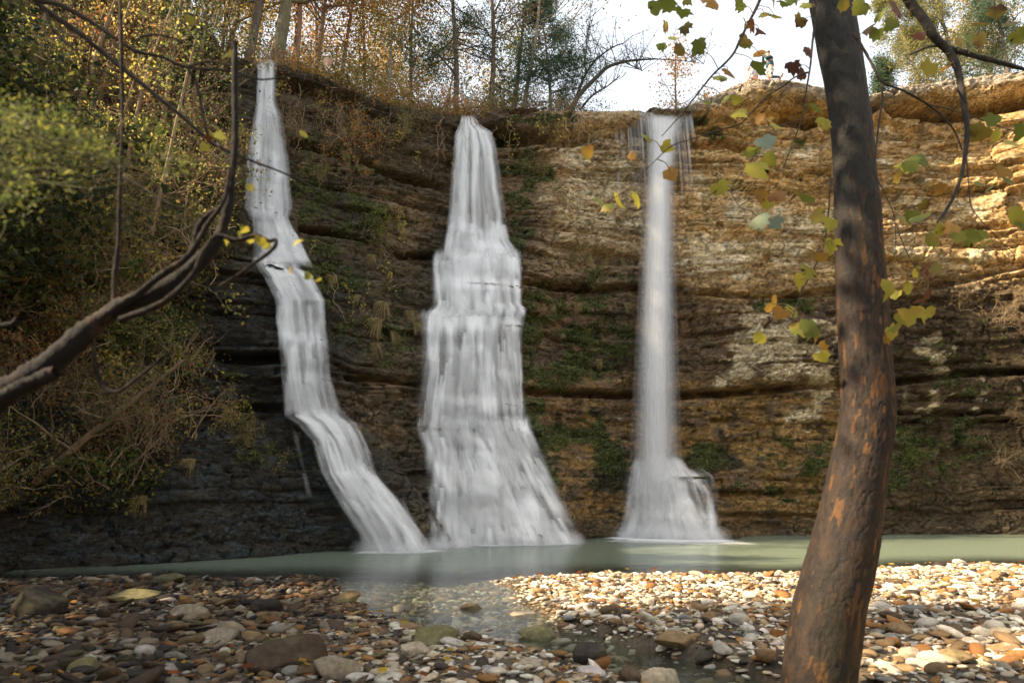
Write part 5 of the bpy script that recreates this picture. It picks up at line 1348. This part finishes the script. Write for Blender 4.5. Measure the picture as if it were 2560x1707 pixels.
# dry grass tufts on ledges
def tuft(name, seed, n, L_, cols):
    r_ = np.random.default_rng(seed); g = Geo()
    for i in range(n):
        a = r_.random() * 6.28; s_ = r_.random()
        t3 = np.linspace(0, 1, 5)
        P = np.stack([.05 * r_.normal() + math.cos(a) * .28 * s_ * t3, -.35 * t3 * (.4 + s_), .16 * t3 - (.2 + .8 * r_.random()) * L_ * t3 ** 2], -1)
        v, f = tube(P, np.linspace(.006, .002, 5), 3); g.add(v, f, cols[r_.integers(0, len(cols))])
    return g.build(name, M_TWIG)
GC = np.array([(.36, .26, .11), (.26, .21, .09), (.16, .17, .06), (.42, .30, .14)])
tf = [tuft("grass_tuft", 5 + i, 120, .8, GC) for i in range(3)]
first = [True] * 3
for i, (px, py, sc_) in enumerate([(960, 760, 1.1), (950, 800, 1.1), (975, 830, .9), (935, 860, .8), (1020, 780, .8), (1035, 810, .7), (930, 640, .7), (1470, 640, .8), (1510, 645, .8), (1440, 645, .7), (1550, 650, .6), (1440, 760, .7), (1560, 760, .7), (1500, 900, .6), (1720, 655, .5), (1380, 540, .6), (860, 380, .8), (2090, 760, .6), (1900, 1080, .5), (1870, 1090, .5), (2060, 1100, .5), (540, 1010, .8), (480, 1150, .7), (380, 1020, .9), (360, 1240, .7), (1380, 760, .6), (830, 690, .7), (900, 740, .6)]):
    p, n = hit(px, py)
    if p is None: continue
    o = tf[i % 3]
    if not first[i % 3]: o = o.copy(); COL.objects.link(o)
    first[i % 3] = False
    o.location = p + n * .03; o.scale = (sc_,) * 3; o.rotation_euler = (0, 0, rq.normal() * .4)
    wh = "left of the middle fall" if 700 < px < 1150 else ("between the middle and right falls" if 1150 <= px < 1600 else ("right of the right fall" if px >= 1600 else "on the dark left wall"))
    tag(o, "drooping dry grass tuft on a ledge " + wh, "grass tuft", "dry grass tufts on ledges " + wh)

# ------------------------------------------------------------------ trees added above and beside the camera to keep the left side in shade
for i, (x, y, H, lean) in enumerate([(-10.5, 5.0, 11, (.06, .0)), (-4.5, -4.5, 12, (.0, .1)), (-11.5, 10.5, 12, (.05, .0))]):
    make_tree("tree", "%s tree added on the left bank, its crown shading the gravel" % ["nearest", "rearmost", "farthest"][i], "tree", (x, y, .1), H, .16, lean, (30, 6, 4), 'shade', leafn=30, leafr=.7, lsize=.15, seed=950 + i, first=.35, up=.3, shrink=.5)
make_tree("tree", "unseen leafy tree added left of the camera, its crown shading the leaning trunk", "tree", (-4.6, 1.2, .1), 13, .15, (.06, .06), (26, 6, 4), 'olive', leafn=26, leafr=.6, lsize=.13, seed=977, first=.56, up=.2, shrink=.34)  # added out of view so its crown shades the leaning trunk

# ------------------------------------------------------------------ the two people on the domed rock
def skin_body(name, pts, edges, radii, mat, parent, sub=2):
    me = bpy.data.meshes.new(name); me.from_pydata([tuple(p) for p in pts], edges, []); me.update()
    o = bpy.data.objects.new(name, me); COL.objects.link(o); o.parent = parent
    sk = o.modifiers.new("skin", 'SKIN'); sk.use_smooth_shade = True
    for i, r in enumerate(radii):
        v = me.skin_vertices[0].data[i]
        v.radius = (r, r) if not hasattr(r, '__len__') else r
        v.use_root = (i == 0)
    ss = o.modifiers.new("sub", 'SUBSURF'); ss.levels = sub; ss.render_levels = sub
    me.materials.append(mat)
    return o
def flat(name, col, rough=.8):
    m, nt, p, out = newmat(name)
    n = noise_node(nt, 30, 3, .6)
    v = N(nt, "ShaderNodeRGB"); v.outputs[0].default_value = tuple(col) + (1,)
    c_ = mulcol(nt, v.outputs[0], n.outputs[0], .75, 1.25); nt.links.new(c_, p.inputs["Base Color"]); p.inputs["Roughness"].default_value = rough
    return m
M_SKIN = flat("skin", (.48, .26, .17), .5); M_TEAL = flat("teal_cloth", (.012, .05, .065)); M_HAIR = flat("hair", (.05, .028, .015))
M_PALE = flat("pale_cloth", (.62, .64, .66)); M_SHOE = flat("shoe", (.22, .21, .16)); M_BLACK = flat("camera_black", (.02, .02, .02), .4)
m, nt, p_, out = newmat("patterned_cloth")
nn = noise_node(nt, 14, 2, .5); cr = N(nt, "ShaderNodeValToRGB"); cr.color_ramp.interpolation = 'CONSTANT'
cr.color_ramp.elements[0].color = (.10, .09, .07, 1); cr.color_ramp.elements[1].position = .45; cr.color_ramp.elements[1].color = (.34, .27, .20, 1)
e = cr.color_ramp.elements.new(.56); e.color = (.42, .40, .36, 1); nt.links.new(nn.outputs[0], cr.inputs[0]); nt.links.new(cr.outputs[0], p_.inputs["Base Color"])
M_CAMO = m
def dome_top(px):
    for y in range(190, 260):
        p, n = hit(px, y)
        if p is not None: return p
pb = dome_top(1928)
d0 = np.array(ray(1928, 200)); d0[2] = 0; d0 /= np.linalg.norm(d0)
pb = pb + d0 * .25; pb[2] = drop(pb[0], pb[1])
A = thing("person", tuple(pb), "person in dark teal top kneeling upright on the domed rock, hands raised to face", "person")
# x to the right of the photo; the person faces left
body = [(0, 0, .52), (0, 0, .66), (.0, 0, .82), (-.01, 0, .93), (-.02, 0, 1.00), (-.04, 0, 1.10), (-.045, 0, 1.18),
        (-.02, -.16, .90), (-.17, -.17, .84), (-.21, -.06, 1.06), (-.22, -.04, 1.12),
        (-.02, .16, .90), (-.17, .17, .84), (-.21, .06, 1.06), (-.22, .04, 1.12),
        (0, -.09, .48), (-.06, -.12, .07), (.30, -.12, .06), (.38, -.12, .12), (.36, -.12, .20),
        (0, .09, .48), (-.06, .12, .07), (.30, .12, .06), (.38, .12, .12), (.36, .12, .20)]
ed = [(0, 1), (1, 2), (2, 3), (3, 4), (4, 5), (5, 6), (3, 7), (7, 8), (8, 9), (9, 10), (3, 11), (11, 12), (12, 13), (13, 14), (0, 15), (15, 16), (16, 17), (17, 18), (18, 19), (0, 20), (20, 21), (21, 22), (22, 23), (23, 24)]
rr = [(.13, .15), (.11, .13), (.12, .15), (.10, .13), .05, .085, .075, .06, .045, .032, .035, .06, .045, .032, .035, .09, .055, .04, .03, .025, .09, .055, .04, .03, .025]
skin_body("body", body, ed, rr, M_SKIN, A)
skin_body("shirt", [body[i] for i in (0, 1, 2, 3, 7, 8, 9, 11, 12, 13)] , [(0, 1), (1, 2), (2, 3), (3, 4), (4, 5), (5, 6), (3, 7), (7, 8), (8, 9)], [(.16, .18), (.15, .17), (.155, .18), (.12, .15), .085, .068, .046, .085, .068, .046], M_TEAL, A)
skin_body("trousers", [(0, 0, .56), (0, 0, .50), (0, -.09, .46), (-.05, -.12, .12), (0, .09, .46), (-.05, .12, .12)], [(0, 1), (1, 2), (2, 3), (1, 4), (4, 5)], [(.15, .17), (.15, .17), .115, .075, .115, .075], M_CAMO, A)
for s_ in (-1, 1):
    skin_body("legging", [(-.06, s_ * .12, .08), (.12, s_ * .12, .08), (.30, s_ * .12, .07)], [(0, 1), (1, 2)], [.062, .06, .045], M_TEAL, A)
    skin_body("shoe", [(.31, s_ * .12, .07), (.37, s_ * .12, .13), (.40, s_ * .12, .26)], [(0, 1), (1, 2)], [(.045, .045), (.045, .05), (.03, .045)], M_SHOE, A)
skin_body("hair", [(-.0, 0, 1.13), (-.02, 0, 1.21), (-.06, 0, 1.25)], [(0, 1), (1, 2)], [.075, .085, .07], M_HAIR, A)
fb = thing("phone", tuple(pb + np.array([-.27, 0, 1.12])), "small dark camera held up to the kneeling person's face", "camera")
bm = bmesh.new(); bmesh.ops.create_cube(bm, size=1); bmesh.ops.scale(bm, vec=(.05, .13, .085), verts=bm.verts); bmesh.ops.bevel(bm, geom=bm.edges[:], offset=.008, segments=2, affect='EDGES')
me = bpy.data.meshes.new("camera_body"); bm.to_mesh(me); bm.free(); me.materials.append(M_BLACK); o = bpy.data.objects.new("camera_body", me); COL.objects.link(o); o.parent = fb
g = Geo(); v, f = tube([(-.02, 0, 0), (-.05, 0, 0), (-.07, 0, 0), (-.0705, 0, 0)], [.032, .032, .030, .001], 16); g.add(v, f, np.array([.02, .02, .02])); g.build("lens", M_BLACK, fb)
fb.name = "handheld_camera"
pc = dome_top(1885); pc = pc + d0 * .25; pc[2] = drop(pc[0], pc[1])
B = thing("person", tuple(pc), "person in a pale top crouching low on the domed rock left of the kneeling one", "person")
body = [(.06, 0, .20), (.02, 0, .34), (-.06, 0, .48), (-.11, 0, .54), (-.17, 0, .60), (-.185, 0, .67),
        (-.08, -.15, .46), (-.20, -.17, .26), (-.26, -.12, .06), (-.28, -.12, .03), (-.08, .15, .46), (-.20, .17, .26), (-.26, .12, .06), (-.28, .12, .03),
        (.06, -.10, .18), (-.18, -.14, .12), (.10, -.14, .06), (.18, -.14, .05), (.06, .10, .18), (-.18, .14, .12), (.10, .14, .06), (.18, .14, .05)]
ed = [(0, 1), (1, 2), (2, 3), (3, 4), (4, 5), (2, 6), (6, 7), (7, 8), (8, 9), (2, 10), (10, 11), (11, 12), (12, 13), (0, 14), (14, 15), (15, 16), (16, 17), (0, 18), (18, 19), (19, 20), (20, 21)]
rr = [(.13, .15), (.11, .13), (.11, .14), .05, .08, .075, .055, .04, .03, .03, .055, .04, .03, .03, .085, .06, .045, .035, .085, .06, .045, .035]
skin_body("body", body, ed, rr, M_SKIN, B)
skin_body("shirt", [body[i] for i in (0, 1, 2, 6, 7, 10, 11)], [(0, 1), (1, 2), (2, 3), (3, 4), (2, 5), (5, 6)], [(.145, .165), (.13, .15), (.125, .155), .07, .052, .07, .052], M_PALE, B)
skin_body("cap", [(-.15, 0, .66), (-.19, 0, .71), (-.24, 0, .69)], [(0, 1), (1, 2)], [.085, .08, .05], M_PALE, B)
